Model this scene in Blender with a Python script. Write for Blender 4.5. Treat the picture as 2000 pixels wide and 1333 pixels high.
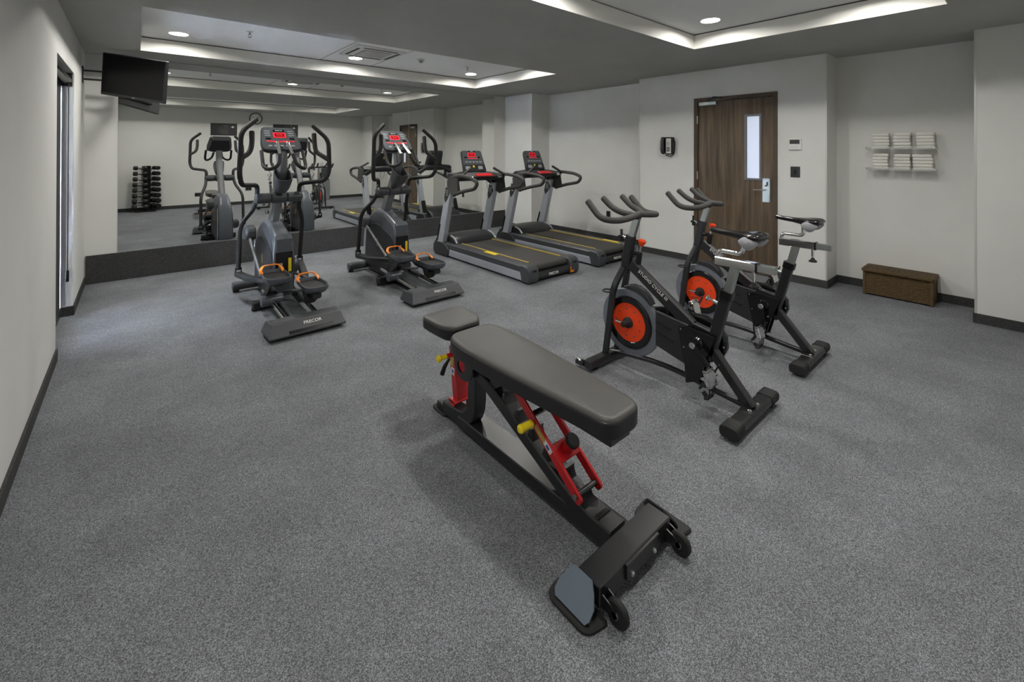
import bpy, bmesh, math, random
from mathutils import Vector, Matrix, Euler
random.seed(7)
PI = math.pi
scene = bpy.context.scene
for o in list(bpy.data.objects):
    bpy.data.objects.remove(o)
COL = scene.collection

# ------------------------------------------------------------------ camera
FPX, HORIZ = 864.8261, 290.5275          # focal length and horizon row for a 2000x1333 frame
YAW, PITCH, ROLL = 0.7059, 0.0039, 0.0021
fw = Vector((math.sin(YAW) * math.cos(PITCH), math.cos(YAW) * math.cos(PITCH), math.sin(PITCH)))
rt = Vector((math.cos(YAW), -math.sin(YAW), 0))
up = rt.cross(fw)
r2 = rt * math.cos(ROLL) + up * math.sin(ROLL)
u2 = up * math.cos(ROLL) - rt * math.sin(ROLL)
cam = bpy.data.cameras.new('camera')
cam.sensor_fit = 'HORIZONTAL'
cam.sensor_width = 36.0
cam.lens = FPX / 2000 * 36
cam.shift_x = 0.0
cam.shift_y = (HORIZ - 666.5) / 2000.0
cam.clip_start = 0.02
camo = bpy.data.objects.new('camera', cam)
m = Matrix.Identity(4)
for i in range(3):
    m[i][0], m[i][1], m[i][2] = r2[i], u2[i], -fw[i]
m[0][3], m[1][3], m[2][3] = 0, 0, 1.5
camo.matrix_world = m
COL.objects.link(camo)
scene.camera = camo

# ------------------------------------------------------------------ light and exposure
LAMP = 285.0                               # radiance of the downlight lenses
SKY = 520.0
scene.view_settings.view_transform = 'Standard'
scene.view_settings.look = 'None'
scene.view_settings.gamma = 1.0
scene.view_settings.use_curve_mapping = False
scene.view_settings.exposure = 0.0
w = bpy.data.worlds.new('sky')
scene.world = w
w.use_nodes = True
w.node_tree.nodes['Background'].inputs['Color'].default_value = (0.72, 0.84, 1.0, 1)
w.node_tree.nodes['Background'].inputs['Strength'].default_value = SKY
scene.cycles.caustics_reflective = True
scene.cycles.caustics_refractive = False
scene.cycles.max_bounces = 8
scene.cycles.diffuse_bounces = 5
scene.cycles.glossy_bounces = 4
scene.cycles.transparent_max_bounces = 8
scene.cycles.sample_clamp_indirect = 4.0

# ------------------------------------------------------------------ room dimensions (metres)
XL, YB, ZC = -0.4208, 6.8048, 2.5674
XR, YA, XCOL = 6.0882, 6.0326, 5.619
XDOOR, YD, YE, XREC, XNEAR, YF = 5.7488, 3.8054, 1.4495, 6.1302, 5.6113, 0.3238
YN = -0.5                                   # wall behind the camera
LX, LY = (0.35, 2.23, 4.10), (5.83, 4.69, 1.95, 0.77)      # downlight grid
ZT = 2.722                                  # tray ceiling
WY0, WY1, WZ = 4.487, 5.636, 2.19           # window opening in the left wall
TRAYS = [(0.041, 4.463, 4.295, 6.212), (0.041, 4.472, 0.391, 2.301)]

# ------------------------------------------------------------------ materials
def nodes(name):
    mt = bpy.data.materials.new(name)
    mt.use_nodes = True
    nt = mt.node_tree
    return mt, nt, nt.nodes['Principled BSDF']

def S(c):                                   # sRGB 0..255 to linear
    def f(v):
        v /= 255.0
        return v / 12.92 if v <= 0.04045 else ((v + 0.055) / 1.055) ** 2.4
    return (f(c[0]), f(c[1]), f(c[2]), 1)

def mat(name, rgb, rough=0.5, metal=0.0, bump=0.0, bscale=200.0, vary=0.0, vscale=6.0, spec=0.5, coat=0.0):
    mt, nt, b = nodes(name)
    c = S(rgb)
    b.inputs['Base Color'].default_value = c
    b.inputs['Roughness'].default_value = rough
    b.inputs['Metallic'].default_value = metal
    b.inputs['Specular IOR Level'].default_value = spec
    b.inputs['Coat Weight'].default_value = coat
    tc = nt.nodes.new('ShaderNodeTexCoord')
    if vary:
        n = nt.nodes.new('ShaderNodeTexNoise')
        n.inputs['Scale'].default_value = vscale
        n.inputs['Detail'].default_value = 4
        nt.links.new(tc.outputs['Object'], n.inputs['Vector'])
        r = nt.nodes.new('ShaderNodeValToRGB')
        r.color_ramp.elements[0].position = 0.3
        r.color_ramp.elements[1].position = 0.7
        r.color_ramp.elements[0].color = tuple(v * (1 - vary) for v in c[:3]) + (1,)
        r.color_ramp.elements[1].color = tuple(min(1, v * (1 + vary)) for v in c[:3]) + (1,)
        nt.links.new(n.outputs['Fac'], r.inputs['Fac'])
        nt.links.new(r.outputs['Color'], b.inputs['Base Color'])
    if bump:
        n = nt.nodes.new('ShaderNodeTexNoise')
        n.inputs['Scale'].default_value = bscale
        n.inputs['Detail'].default_value = 3
        nt.links.new(tc.outputs['Object'], n.inputs['Vector'])
        bp = nt.nodes.new('ShaderNodeBump')
        bp.inputs['Strength'].default_value = bump
        bp.inputs['Distance'].default_value = 0.002
        nt.links.new(n.outputs['Fac'], bp.inputs['Height'])
        nt.links.new(bp.outputs['Normal'], b.inputs['Normal'])
    return mt

def speckle(name, dark, mid, light, scale, rough=0.85, patch=0.12):
    """rubber-granule floor: fine light and dark flecks over a softly patchy grey"""
    mt, nt, b = nodes(name)
    b.inputs['Roughness'].default_value = rough
    b.inputs['Specular IOR Level'].default_value = 0.3
    tc = nt.nodes.new('ShaderNodeTexCoord')
    vo = nt.nodes.new('ShaderNodeTexVoronoi')
    vo.inputs['Scale'].default_value = scale
    nt.links.new(tc.outputs['Object'], vo.inputs['Vector'])
    n1 = nt.nodes.new('ShaderNodeSeparateColor')
    nt.links.new(vo.outputs['Color'], n1.inputs['Color'])
    r1 = nt.nodes.new('ShaderNodeValToRGB')
    e = r1.color_ramp.elements
    e[0].position, e[0].color = 0.12, S(dark)
    e[1].position, e[1].color = 0.95, S(light)
    k = e.new(0.5)
    k.color = S(mid)
    nt.links.new(n1.outputs['Red'], r1.inputs['Fac'])
    n2 = nt.nodes.new('ShaderNodeTexNoise')
    n2.inputs['Scale'].default_value = 1.9
    n2.inputs['Detail'].default_value = 9
    n2.inputs['Roughness'].default_value = 0.62
    nt.links.new(tc.outputs['Object'], n2.inputs['Vector'])
    r2_ = nt.nodes.new('ShaderNodeValToRGB')
    r2_.color_ramp.elements[0].position = 0.35
    r2_.color_ramp.elements[1].position = 0.65
    r2_.color_ramp.elements[0].color = (1 - patch,) * 3 + (1,)
    r2_.color_ramp.elements[1].color = (1 + patch,) * 3 + (1,)
    nt.links.new(n2.outputs['Fac'], r2_.inputs['Fac'])
    mx = nt.nodes.new('ShaderNodeMixRGB')
    mx.blend_type = 'MULTIPLY'
    mx.inputs['Fac'].default_value = 1
    nt.links.new(r1.outputs['Color'], mx.inputs['Color1'])
    nt.links.new(r2_.outputs['Color'], mx.inputs['Color2'])
    nt.links.new(mx.outputs['Color'], b.inputs['Base Color'])
    return mt

def emit(name, rgb, strength):
    mt, nt, b = nodes(name)
    c = S(rgb)
    b.inputs['Base Color'].default_value = c
    b.inputs['Emission Color'].default_value = c
    b.inputs['Emission Strength'].default_value = strength
    b.inputs['Roughness'].default_value = 0.4
    return mt

def wood(name):
    mt, nt, b = nodes(name)
    b.inputs['Roughness'].default_value = 0.45
    tc = nt.nodes.new('ShaderNodeTexCoord')
    mp = nt.nodes.new('ShaderNodeMapping')
    mp.inputs['Scale'].default_value = (9, 9, 0.55)
    nt.links.new(tc.outputs['Object'], mp.inputs['Vector'])
    n = nt.nodes.new('ShaderNodeTexNoise')
    n.inputs['Scale'].default_value = 2.2
    n.inputs['Detail'].default_value = 8
    n.inputs['Roughness'].default_value = 0.6
    n.inputs['Distortion'].default_value = 0.6
    nt.links.new(mp.outputs['Vector'], n.inputs['Vector'])
    r = nt.nodes.new('ShaderNodeValToRGB')
    e = r.color_ramp.elements
    e[0].position, e[0].color = 0.3, S((62, 51, 38))
    e[1].position, e[1].color = 0.72, S((114, 95, 72))
    k = e.new(0.5)
    k.color = S((91, 76, 58))
    nt.links.new(n.outputs['Fac'], r.inputs['Fac'])
    nt.links.new(r.outputs['Color'], b.inputs['Base Color'])
    return mt

M = {}
M['wall'] = mat('wall_paint', (222, 222, 219), 0.8, bump=0.08, bscale=350, vary=0.02, vscale=3)
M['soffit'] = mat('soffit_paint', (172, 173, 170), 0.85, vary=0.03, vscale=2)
M['tray'] = mat('tray_paint', (240, 241, 241), 0.85)
M['riser'] = mat('riser_paint', (232, 231, 226), 0.8)
M['floor'] = speckle('floor_rubber', (78, 79, 83), (109, 111, 115), (154, 157, 163), 430, patch=0.16)
M['base'] = speckle('base_rubber', (48, 48, 49), (60, 60, 61), (82, 82, 83), 300)
M['seam'] = mat('seam_grey', (60, 60, 60), 0.8)
M['corner'] = mat('corner_metal', (215, 215, 212), 0.35, 0.4)
M['mirror'] = mat('mirror_silver', (246, 248, 246), 0.0, 1.0)
M['mirror_edge'] = mat('mirror_edge', (150, 165, 158), 0.2, 0.5)
M['wood'] = wood('door_walnut')
M['frame'] = mat('door_frame_brown', (76, 63, 49), 0.45, vary=0.1, vscale=20)
M['chrome'] = mat('chrome', (226, 226, 226), 0.12, 1.0)
M['satin'] = mat('satin_steel', (196, 202, 200), 0.3, 1.0)
M['silver'] = mat('silver_paint', (190, 195, 204), 0.36, 0.4)
M['silver2'] = mat('mast_grey', (122, 123, 126), 0.42, 0.4)
M['endplate_sheen'] = mat('plate_sheen_grey', (118, 130, 144), 0.4, 0.2)  # bluish reflection put into the grey of the left end plate
M['black'] = mat('black_powdercoat', (30, 30, 33), 0.29, spec=0.75, bump=0.1, bscale=400)
M['gloss'] = mat('black_gloss', (22, 22, 24), 0.16)
M['plastic'] = mat('charcoal_plastic', (66, 68, 72), 0.4, bump=0.06, bscale=300)
M['plastic2'] = mat('dark_plastic', (44, 45, 48), 0.42, bump=0.06, bscale=300)
M['shroud'] = mat('shroud_grey', (94, 98, 105), 0.28, 0.15)
M['rubber'] = mat('black_rubber', (34, 34, 35), 0.65, bump=0.2, bscale=250)
M['grip'] = mat('grip_foam', (62, 61, 60), 0.75, bump=0.3, bscale=350)
M['vinyl'] = mat('vinyl_pad', (78, 77, 75), 0.42, bump=0.12, bscale=320, vary=0.05, vscale=9)
M['vinyl_side'] = mat('vinyl_side', (33, 33, 35), 0.4, bump=0.12, bscale=320)  # darker vinyl for the pad sides and piping
M['red'] = mat('red_paint', (196, 24, 32), 0.3, coat=0.3)
M['orange'] = mat('orange_paint', (255, 74, 16), 0.4)
M['orange2'] = mat('orange_plastic', (240, 134, 20), 0.4)
M['yellow'] = mat('yellow_plastic', (252, 224, 40), 0.4)
M['gold'] = mat('gold_strip', (196, 170, 84), 0.4, 0.2)
M['white'] = mat('white_plastic', (226, 226, 222), 0.45)
M['print'] = mat('white_print', (230, 230, 228), 0.5)
M['blue'] = mat('blue_print', (40, 86, 170), 0.5)
M['dial'] = mat('dial_white', (248, 247, 243), 0.5)
M['grey_ring'] = mat('flywheel_steel', (138, 143, 152), 0.36, 0.5)
M['belt'] = mat('tread_belt', (60, 59, 57), 0.7, bump=0.3, bscale=300, vary=0.06, vscale=5)
M['screen'] = mat('tv_screen', (16, 16, 18), 0.3, spec=0.2)
M['lcd_red'] = emit('red_display', (232, 30, 44), 0.55)
M['lcd_dark'] = mat('red_display_window', (120, 14, 26), 0.2)
M['panel'] = mat('console_face', (86, 91, 95), 0.3, 0.1, vary=0.15, vscale=30)
M['panel_dark'] = mat('console_dark', (30, 30, 33), 0.3)
M['panel_light'] = mat('console_light', (160, 162, 166), 0.35)
M['towel'] = mat('towel_terry', (236, 234, 228), 0.95, bump=0.6, bscale=260)
M['wicker'] = mat('wicker_brown', (92, 72, 40), 0.6, bump=0.5, bscale=160, vary=0.35, vscale=60)
M['wicker2'] = mat('wicker_dark', (46, 36, 22), 0.7)
M['iron'] = mat('dumbbell_iron', (26, 26, 28), 0.3, bump=0.1)
M['cooler'] = mat('cooler_grey', (128, 132, 132), 0.45)
M['ac'] = mat('ac_white', (206, 207, 205), 0.5)
M['ac_grille'] = mat('ac_grille', (150, 148, 144), 0.6)
M['sign'] = mat('sign_black', (34, 34, 35), 0.45)
M['sign_print'] = mat('sign_print', (112, 112, 112), 0.5)
M['blind'] = None
M['lens'] = emit('downlight_lens', (255, 252, 245), LAMP)
M['door_pane_glow'] = emit('corridor_glow_pane', (196, 206, 226), 0.62)  # pane itself glows in place of a lit corridor behind the door

def clear(name, rgb, alpha, rough=0.05):
    """clear acrylic or woven mesh: part of the light goes straight through"""
    mt, nt, b = nodes(name)
    b.inputs['Base Color'].default_value = S(rgb)
    b.inputs['Roughness'].default_value = rough
    tr = nt.nodes.new('ShaderNodeBsdfTransparent')
    mx = nt.nodes.new('ShaderNodeMixShader')
    mx.inputs['Fac'].default_value = alpha
    out = nt.nodes['Material Output']
    nt.links.new(tr.outputs['BSDF'], mx.inputs[1])
    nt.links.new(b.outputs['BSDF'], mx.inputs[2])
    nt.links.new(mx.outputs['Shader'], out.inputs['Surface'])
    return mt
M['acrylic'] = clear('clear_acrylic', (226, 230, 228), 0.16)
M['glass'] = clear('window_glass', (200, 210, 215), 0.2, 0.02)
M['blind'] = clear('blind_mesh', (44, 43, 48), 0.82, 0.7)
# the weave closes up when looked along: open area falls with the angle to the cloth
_nt = M['blind'].node_tree
_lw = _nt.nodes.new('ShaderNodeLayerWeight')
_lw.inputs['Blend'].default_value = 0.5
_mr = _nt.nodes.new('ShaderNodeMapRange')
_mr.inputs['From Min'].default_value = 0.0
_mr.inputs['From Max'].default_value = 0.75
_mr.inputs['To Min'].default_value = 0.82
_mr.inputs['To Max'].default_value = 1.0
_nt.links.new(_lw.outputs['Facing'], _mr.inputs['Value'])
_nt.links.new(_mr.outputs['Result'], _nt.nodes['Mix Shader'].inputs['Fac'])
M['bottle'] = clear('clear_cup', (225, 230, 232), 0.45)

# ------------------------------------------------------------------ mesh builder
def v3(a):
    return Vector(a)

def fillet(pts, rad, seg=5, closed=False):
    """round the corners of a 3-D polyline"""
    P = [Vector(p) for p in pts]
    n = len(P)
    out = []
    for i in range(n):
        if not closed and (i == 0 or i == n - 1):
            out.append(P[i])
            continue
        a, b, c = P[i - 1], P[i], P[(i + 1) % n]
        d1, d2 = (a - b), (c - b)
        l = min(rad, d1.length * 0.48, d2.length * 0.48)
        p, q = b + d1.normalized() * l, b + d2.normalized() * l
        for k in range(seg + 1):
            t = k / seg
            out.append(p * (1 - t) ** 2 + b * 2 * t * (1 - t) + q * t * t)
    return out

def round2(pts, rad, seg=5):
    r = rad if isinstance(rad, (list, tuple)) else [rad] * len(pts)
    out = []
    n = len(pts)
    for i in range(n):
        a, b, c = (Vector(pts[i - 1]), Vector(pts[i]), Vector(pts[(i + 1) % n]))
        d1, d2 = a - b, c - b
        l = min(r[i], d1.length * 0.49, d2.length * 0.49)
        if l < 1e-5:
            out.append(tuple(b))
            continue
        p, q = b + d1.normalized() * l, b + d2.normalized() * l
        for k in range(seg + 1):
            t = k / seg
            out.append(tuple(p * (1 - t) ** 2 + b * 2 * t * (1 - t) + q * t * t))
    return out

def rrect(w, h, r, seg=4):
    return round2([(-w / 2, -h / 2), (w / 2, -h / 2), (w / 2, h / 2), (-w / 2, h / 2)], r, seg)

class MB:
    def __init__(s, off=(0, 0, 0)):
        s.v, s.f, s.off = [], [], Vector(off)

    def add(s, verts, faces):
        k = len(s.v)
        s.v += [Vector(p) - s.off for p in verts]
        s.f += [tuple(i + k for i in f) for f in faces]
        return s

    def box(s, c, d, rot=None, bevel=0.0, seg=1):
        bm = bmesh.new()
        bmesh.ops.create_cube(bm, size=1)
        for v in bm.verts:
            v.co = Vector((v.co.x * d[0], v.co.y * d[1], v.co.z * d[2]))
        if bevel:
            bmesh.ops.bevel(bm, geom=list(bm.edges), offset=min(bevel, min(d) * 0.49), segments=seg, profile=0.5, affect='EDGES')
        R = Matrix.Identity(3)
        if rot is not None:
            R = rot if isinstance(rot, Matrix) else Euler(rot).to_matrix()
        bm.verts.index_update()
        s.add([R @ v.co + Vector(c) for v in bm.verts], [[v.index for v in f.verts] for f in bm.faces])
        bm.free()
        return s

    def span(s, a, b, bevel=0.0):
        return s.box([(a[i] + b[i]) / 2 for i in range(3)], [abs(b[i] - a[i]) for i in range(3)], None, bevel)

    def loft(s, rings, caps=True, closed=False):
        n = len(rings[0])
        V = [p for r in rings for p in r]
        F = []
        m_ = len(rings)
        for i in range(m_ if closed else m_ - 1):
            j = (i + 1) % m_
            for k in range(n):
                l = (k + 1) % n
                F.append((i * n + k, i * n + l, j * n + l, j * n + k))
        if caps and not closed:
            F.append(tuple(range(n - 1, -1, -1)))
            F.append(tuple((m_ - 1) * n + k for k in range(n)))
        return s.add(V, F)

    def sweep(s, pts, prof, side=None, closed=False, scale=None, caps=True):
        """sweep a 2-D profile (side, normal) along a path; side = fixed side axis, else parallel transport"""
        P = [Vector(p) for p in pts]
        n = len(P)
        rings = []
        prev = None
        for i in range(n):
            if closed:
                t = (P[(i + 1) % n] - P[i - 1]).normalized()
            elif i == 0:
                t = (P[1] - P[0]).normalized()
            elif i == n - 1:
                t = (P[-1] - P[-2]).normalized()
            else:
                t = ((P[i + 1] - P[i]).normalized() + (P[i] - P[i - 1]).normalized()).normalized()
            if side is not None:
                a = Vector(side)
                a = (a - t * a.dot(t)).normalized()
            else:
                if prev is None:
                    h = Vector((0, 0, 1)) if abs(t.z) < 0.9 else Vector((1, 0, 0))
                    a = (h - t * h.dot(t)).normalized()
                else:
                    a = (prev - t * prev.dot(t)).normalized()
                prev = a
            b = t.cross(a)
            k = 1.0 if scale is None else scale[i]
            cs = 1.0
            if side is not None and 0 < i < n - 1:
                d = (P[i] - P[i - 1]).normalized().dot(t)
                cs = 1 / max(0.5, d)
            rings.append([P[i] + a * (x * k) + b * (y * k * cs) for x, y in prof])
        return s.loft(rings, caps, closed)

    def tube(s, pts, r, n=10, rad=0.0, closed=False, round_end=False, seg=5):
        P = fillet(pts, rad, seg, closed) if rad else [Vector(p) for p in pts]
        prof = [(math.cos(2 * PI * k / n), math.sin(2 * PI * k / n)) for k in range(n)]
        sc = [r] * len(P) if not isinstance(r, (list, tuple)) else list(r)
        if round_end and not closed:
            a, b = (P[0] - P[1]).normalized(), (P[-1] - P[-2]).normalized()
            e = sc[0]
            P = [P[0] + a * e * 0.5, P[0] + a * e * 0.35] + P + [P[-1] + b * e * 0.35, P[-1] + b * e * 0.5]
            sc = [e * 0.55, e * 0.85] + sc + [e * 0.85, e * 0.55]
        return s.sweep(P, prof, None, closed, sc)

    def bar(s, pts, w, h, side=(1, 0, 0), rad=0.0, r=0.006, seg=5):
        P = fillet(pts, rad, seg) if rad else pts
        return s.sweep(P, rrect(w, h, min(r, w * 0.45, h * 0.45), 1), side)

    def prism(s, poly, axis, a, b, bevel=0.0):
        """extrude a 2-D polygon along an axis ('x': poly is (y,z), 'y': (x,z), 'z': (x,y))"""
        def P(p, t):
            return (t, p[0], p[1]) if axis == 'x' else (p[0], t, p[1]) if axis == 'y' else (p[0], p[1], t)
        if bevel:
            ins = inset(poly, bevel)
            rings = [[P(p, a) for p in ins], [P(p, a + bevel) for p in poly], [P(p, b - bevel) for p in poly], [P(p, b) for p in ins]]
        else:
            rings = [[P(p, a) for p in poly], [P(p, b) for p in poly]]
        return s.loft(rings)

    def lathe(s, prof, c, axis=(0, 0, 1), n=20, ring=False):
        """prof = [(radius, height)...] turned about an axis through c"""
        ax = Vector(axis).normalized()
        h = Vector((0, 0, 1)) if abs(ax.z) < 0.9 else Vector((1, 0, 0))
        a = (h - ax * h.dot(ax)).normalized()
        b = ax.cross(a)
        rings = [[Vector(c) + ax * z + a * (max(r, 1e-4) * math.cos(2 * PI * k / n)) + b * (max(r, 1e-4) * math.sin(2 * PI * k / n)) for k in range(n)] for r, z in prof]
        return s.loft(rings, not ring, ring)

    def cyl(s, a, b, r, n=16, bevel=0.0):
        a, b = Vector(a), Vector(b)
        L = (b - a).length
        e = bevel
        prof = [(r - e, 0), (r, e), (r, L - e), (r - e, L)] if e else [(r, 0), (r, L)]
        return s.lathe(prof, a, b - a, n)

    def pad(s, out, z0, z1, r, crown=0.0):
        """cushion from an xy outline with rounded top and bottom edges"""
        steps = [(r, z0), (r * 0.3, z0 + r * 0.3), (0, z0 + r), (0, z1 - r), (r * 0.1, z1 - r * 0.5), (r * 0.45, z1 - r * 0.12), (r * 1.1, z1)]
        rings = [[(p[0], p[1], z) for p in inset(out, d)] for d, z in steps]
        if crown:
            mx_ = sum(p[0] for p in out) / len(out)
            my_ = sum(p[1] for p in out) / len(out)
            for k in (0.8, 0.5):
                rings.append([(mx_ + (p[0] - mx_) * k, my_ + (p[1] - my_) * k, z1 + crown * (1 - k * k) * 1.3) for p in inset(out, r * 1.1)])
        return s.loft(rings)

    def build(s, name, mt, parent=None, ang=32, loc=None):
        me = bpy.data.meshes.new(name)
        me.from_pydata([tuple(v) for v in s.v], [], s.f)
        bm = bmesh.new()
        bm.from_mesh(me)
        bmesh.ops.recalc_face_normals(bm, faces=list(bm.faces))
        lim = math.radians(ang)
        for f in bm.faces:
            f.smooth = True
        for e in bm.edges:
            if len(e.link_faces) != 2 or e.calc_face_angle(0) > lim:
                e.smooth = False
        bm.to_mesh(me)
        bm.free()
        me.materials.append(mt)
        o = bpy.data.objects.new(name, me)
        COL.objects.link(o)
        wn = o.modifiers.new('face_weighted_normals', 'WEIGHTED_NORMAL')
        wn.keep_sharp = True
        wn.weight = 90
        if parent:
            o.parent = parent
        if loc:
            o.location = loc
        return o

def inset(poly, d):
    if abs(d) < 1e-6:
        return [tuple(p) for p in poly]
    n = len(poly)
    A = sum(poly[i][0] * poly[(i + 1) % n][1] - poly[(i + 1) % n][0] * poly[i][1] for i in range(n))
    sg = 1 if A > 0 else -1
    out = []
    for i in range(n):
        a, b, c = Vector(poly[i - 1]), Vector(poly[i]), Vector(poly[(i + 1) % n])
        t1, t2 = (b - a), (c - b)
        t1 = t1.normalized() if t1.length > 1e-7 else t2.normalized()
        t2 = t2.normalized() if t2.length > 1e-7 else t1
        n1, n2 = Vector((-t1.y, t1.x)) * sg, Vector((-t2.y, t2.x)) * sg
        nn = n1 + n2
        nn = nn.normalized() if nn.length > 1e-6 else n1
        k = 1 / max(0.6, nn.dot(n1))
        q = b + nn * d * k
        out.append((q.x, q.y))
    return out

def thing(name, label, cat, loc=(0, 0, 0), group=None, rot=None):
    o = bpy.data.objects.new(name, None)
    o.empty_display_size = 0.1
    COL.objects.link(o)
    o.location = loc
    if rot:
        o.rotation_euler = rot
    return tag(o, label, cat, group)

def tag(o, label, cat, group=None):
    o['label'], o['category'] = label, cat
    if group:
        o['group'] = group
    return o

def struct(o):
    o['kind'] = 'structure'
    return o

def stuff(o):
    o['kind'] = 'stuff'
    return o

def dup(root, loc, label, rot=None):
    r = root.copy()
    COL.objects.link(r)
    r.location = loc
    if rot:
        r.rotation_euler = rot
    r['label'] = label
    def kids(a, b):
        for ch in list(a.children):
            if ch.name in done:
                continue
            c = ch.copy()
            done.add(c.name)
            COL.objects.link(c)
            c.parent = b
            kids(ch, c)
    done = set()
    kids(root, r)
    return r

def text(name, body, size, mt, parent, loc, xdir, ndir, ext=0.0008, shear=0.0, space=1.0):
    cu = bpy.data.curves.new('lettering', 'FONT')
    cu.body = body
    cu.size = size
    cu.extrude = ext
    cu.shear = shear
    cu.offset = size * 0.014
    cu.space_character = space
    cu.align_x = 'CENTER'
    cu.align_y = 'CENTER'
    to = bpy.data.objects.new('lettering', cu)
    COL.objects.link(to)
    dg = bpy.context.evaluated_depsgraph_get()
    me = bpy.data.meshes.new_from_object(to.evaluated_get(dg))
    bpy.data.objects.remove(to)
    x = Vector(xdir).normalized()
    n = Vector(ndir)
    n = (n - x * n.dot(x)).normalized()
    y = n.cross(x)
    R = Matrix((x, y, n)).transposed().to_4x4()
    R.translation = Vector(loc)
    me.transform(R)
    me.materials.clear()
    me.materials.append(mt)
    o = bpy.data.objects.new(name, me)
    COL.objects.link(o)
    o.parent = parent
    return o

# ================================================================== THE ROOM
T = 0.14
b = MB()
b.span((XL - 0.7, YN - T, -0.1), (6.5, YB + T, 0))
struct(b.build('floor', M['floor']))

b = MB()                                    # left wall with the window opening
b.span((XL - T, YN - T, 0), (XL, WY0, ZT + 0.1))
b.span((XL - T, WY1, 0), (XL, YB + T, ZT + 0.1))
b.span((XL - T, WY0, WZ), (XL, WY1, ZT + 0.1))
struct(b.build('wall_left', M['wall']))
b = MB()
b.span((XL, YB, 0), (6.45, YB + T, ZT + 0.1))
struct(b.build('wall_back', M['wall']))
b = MB()                                    # right side: column, wall, door wall, recess, near pier
b.span((XCOL, YA, 0), (6.4, YB, ZT + 0.1))
b.span((XR, YD, 0), (6.4, YA, ZT + 0.1))
DY0, DY1, DZ = 1.933, 2.952, 2.2
b.span((XDOOR, DY1, 0), (6.4, YD, ZT + 0.1))
b.span((XDOOR, YE, 0), (6.4, DY0, ZT + 0.1))
b.span((XDOOR, DY0, DZ), (6.4, DY1, ZT + 0.1))
b.span((XDOOR + 0.14, DY0, 0), (6.4, DY1, DZ))
b.span((XREC, YF, 0), (6.4, YE, ZT + 0.1))
b.span((XNEAR, YN - T, 0), (6.4, YF, ZT + 0.1))
struct(b.build('wall_right', M['wall']))
b = MB()
b.span((XL, YN - T, 0), (XNEAR, YN, ZT + 0.1))
struct(b.build('wall_rear', M['wall']))

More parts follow.
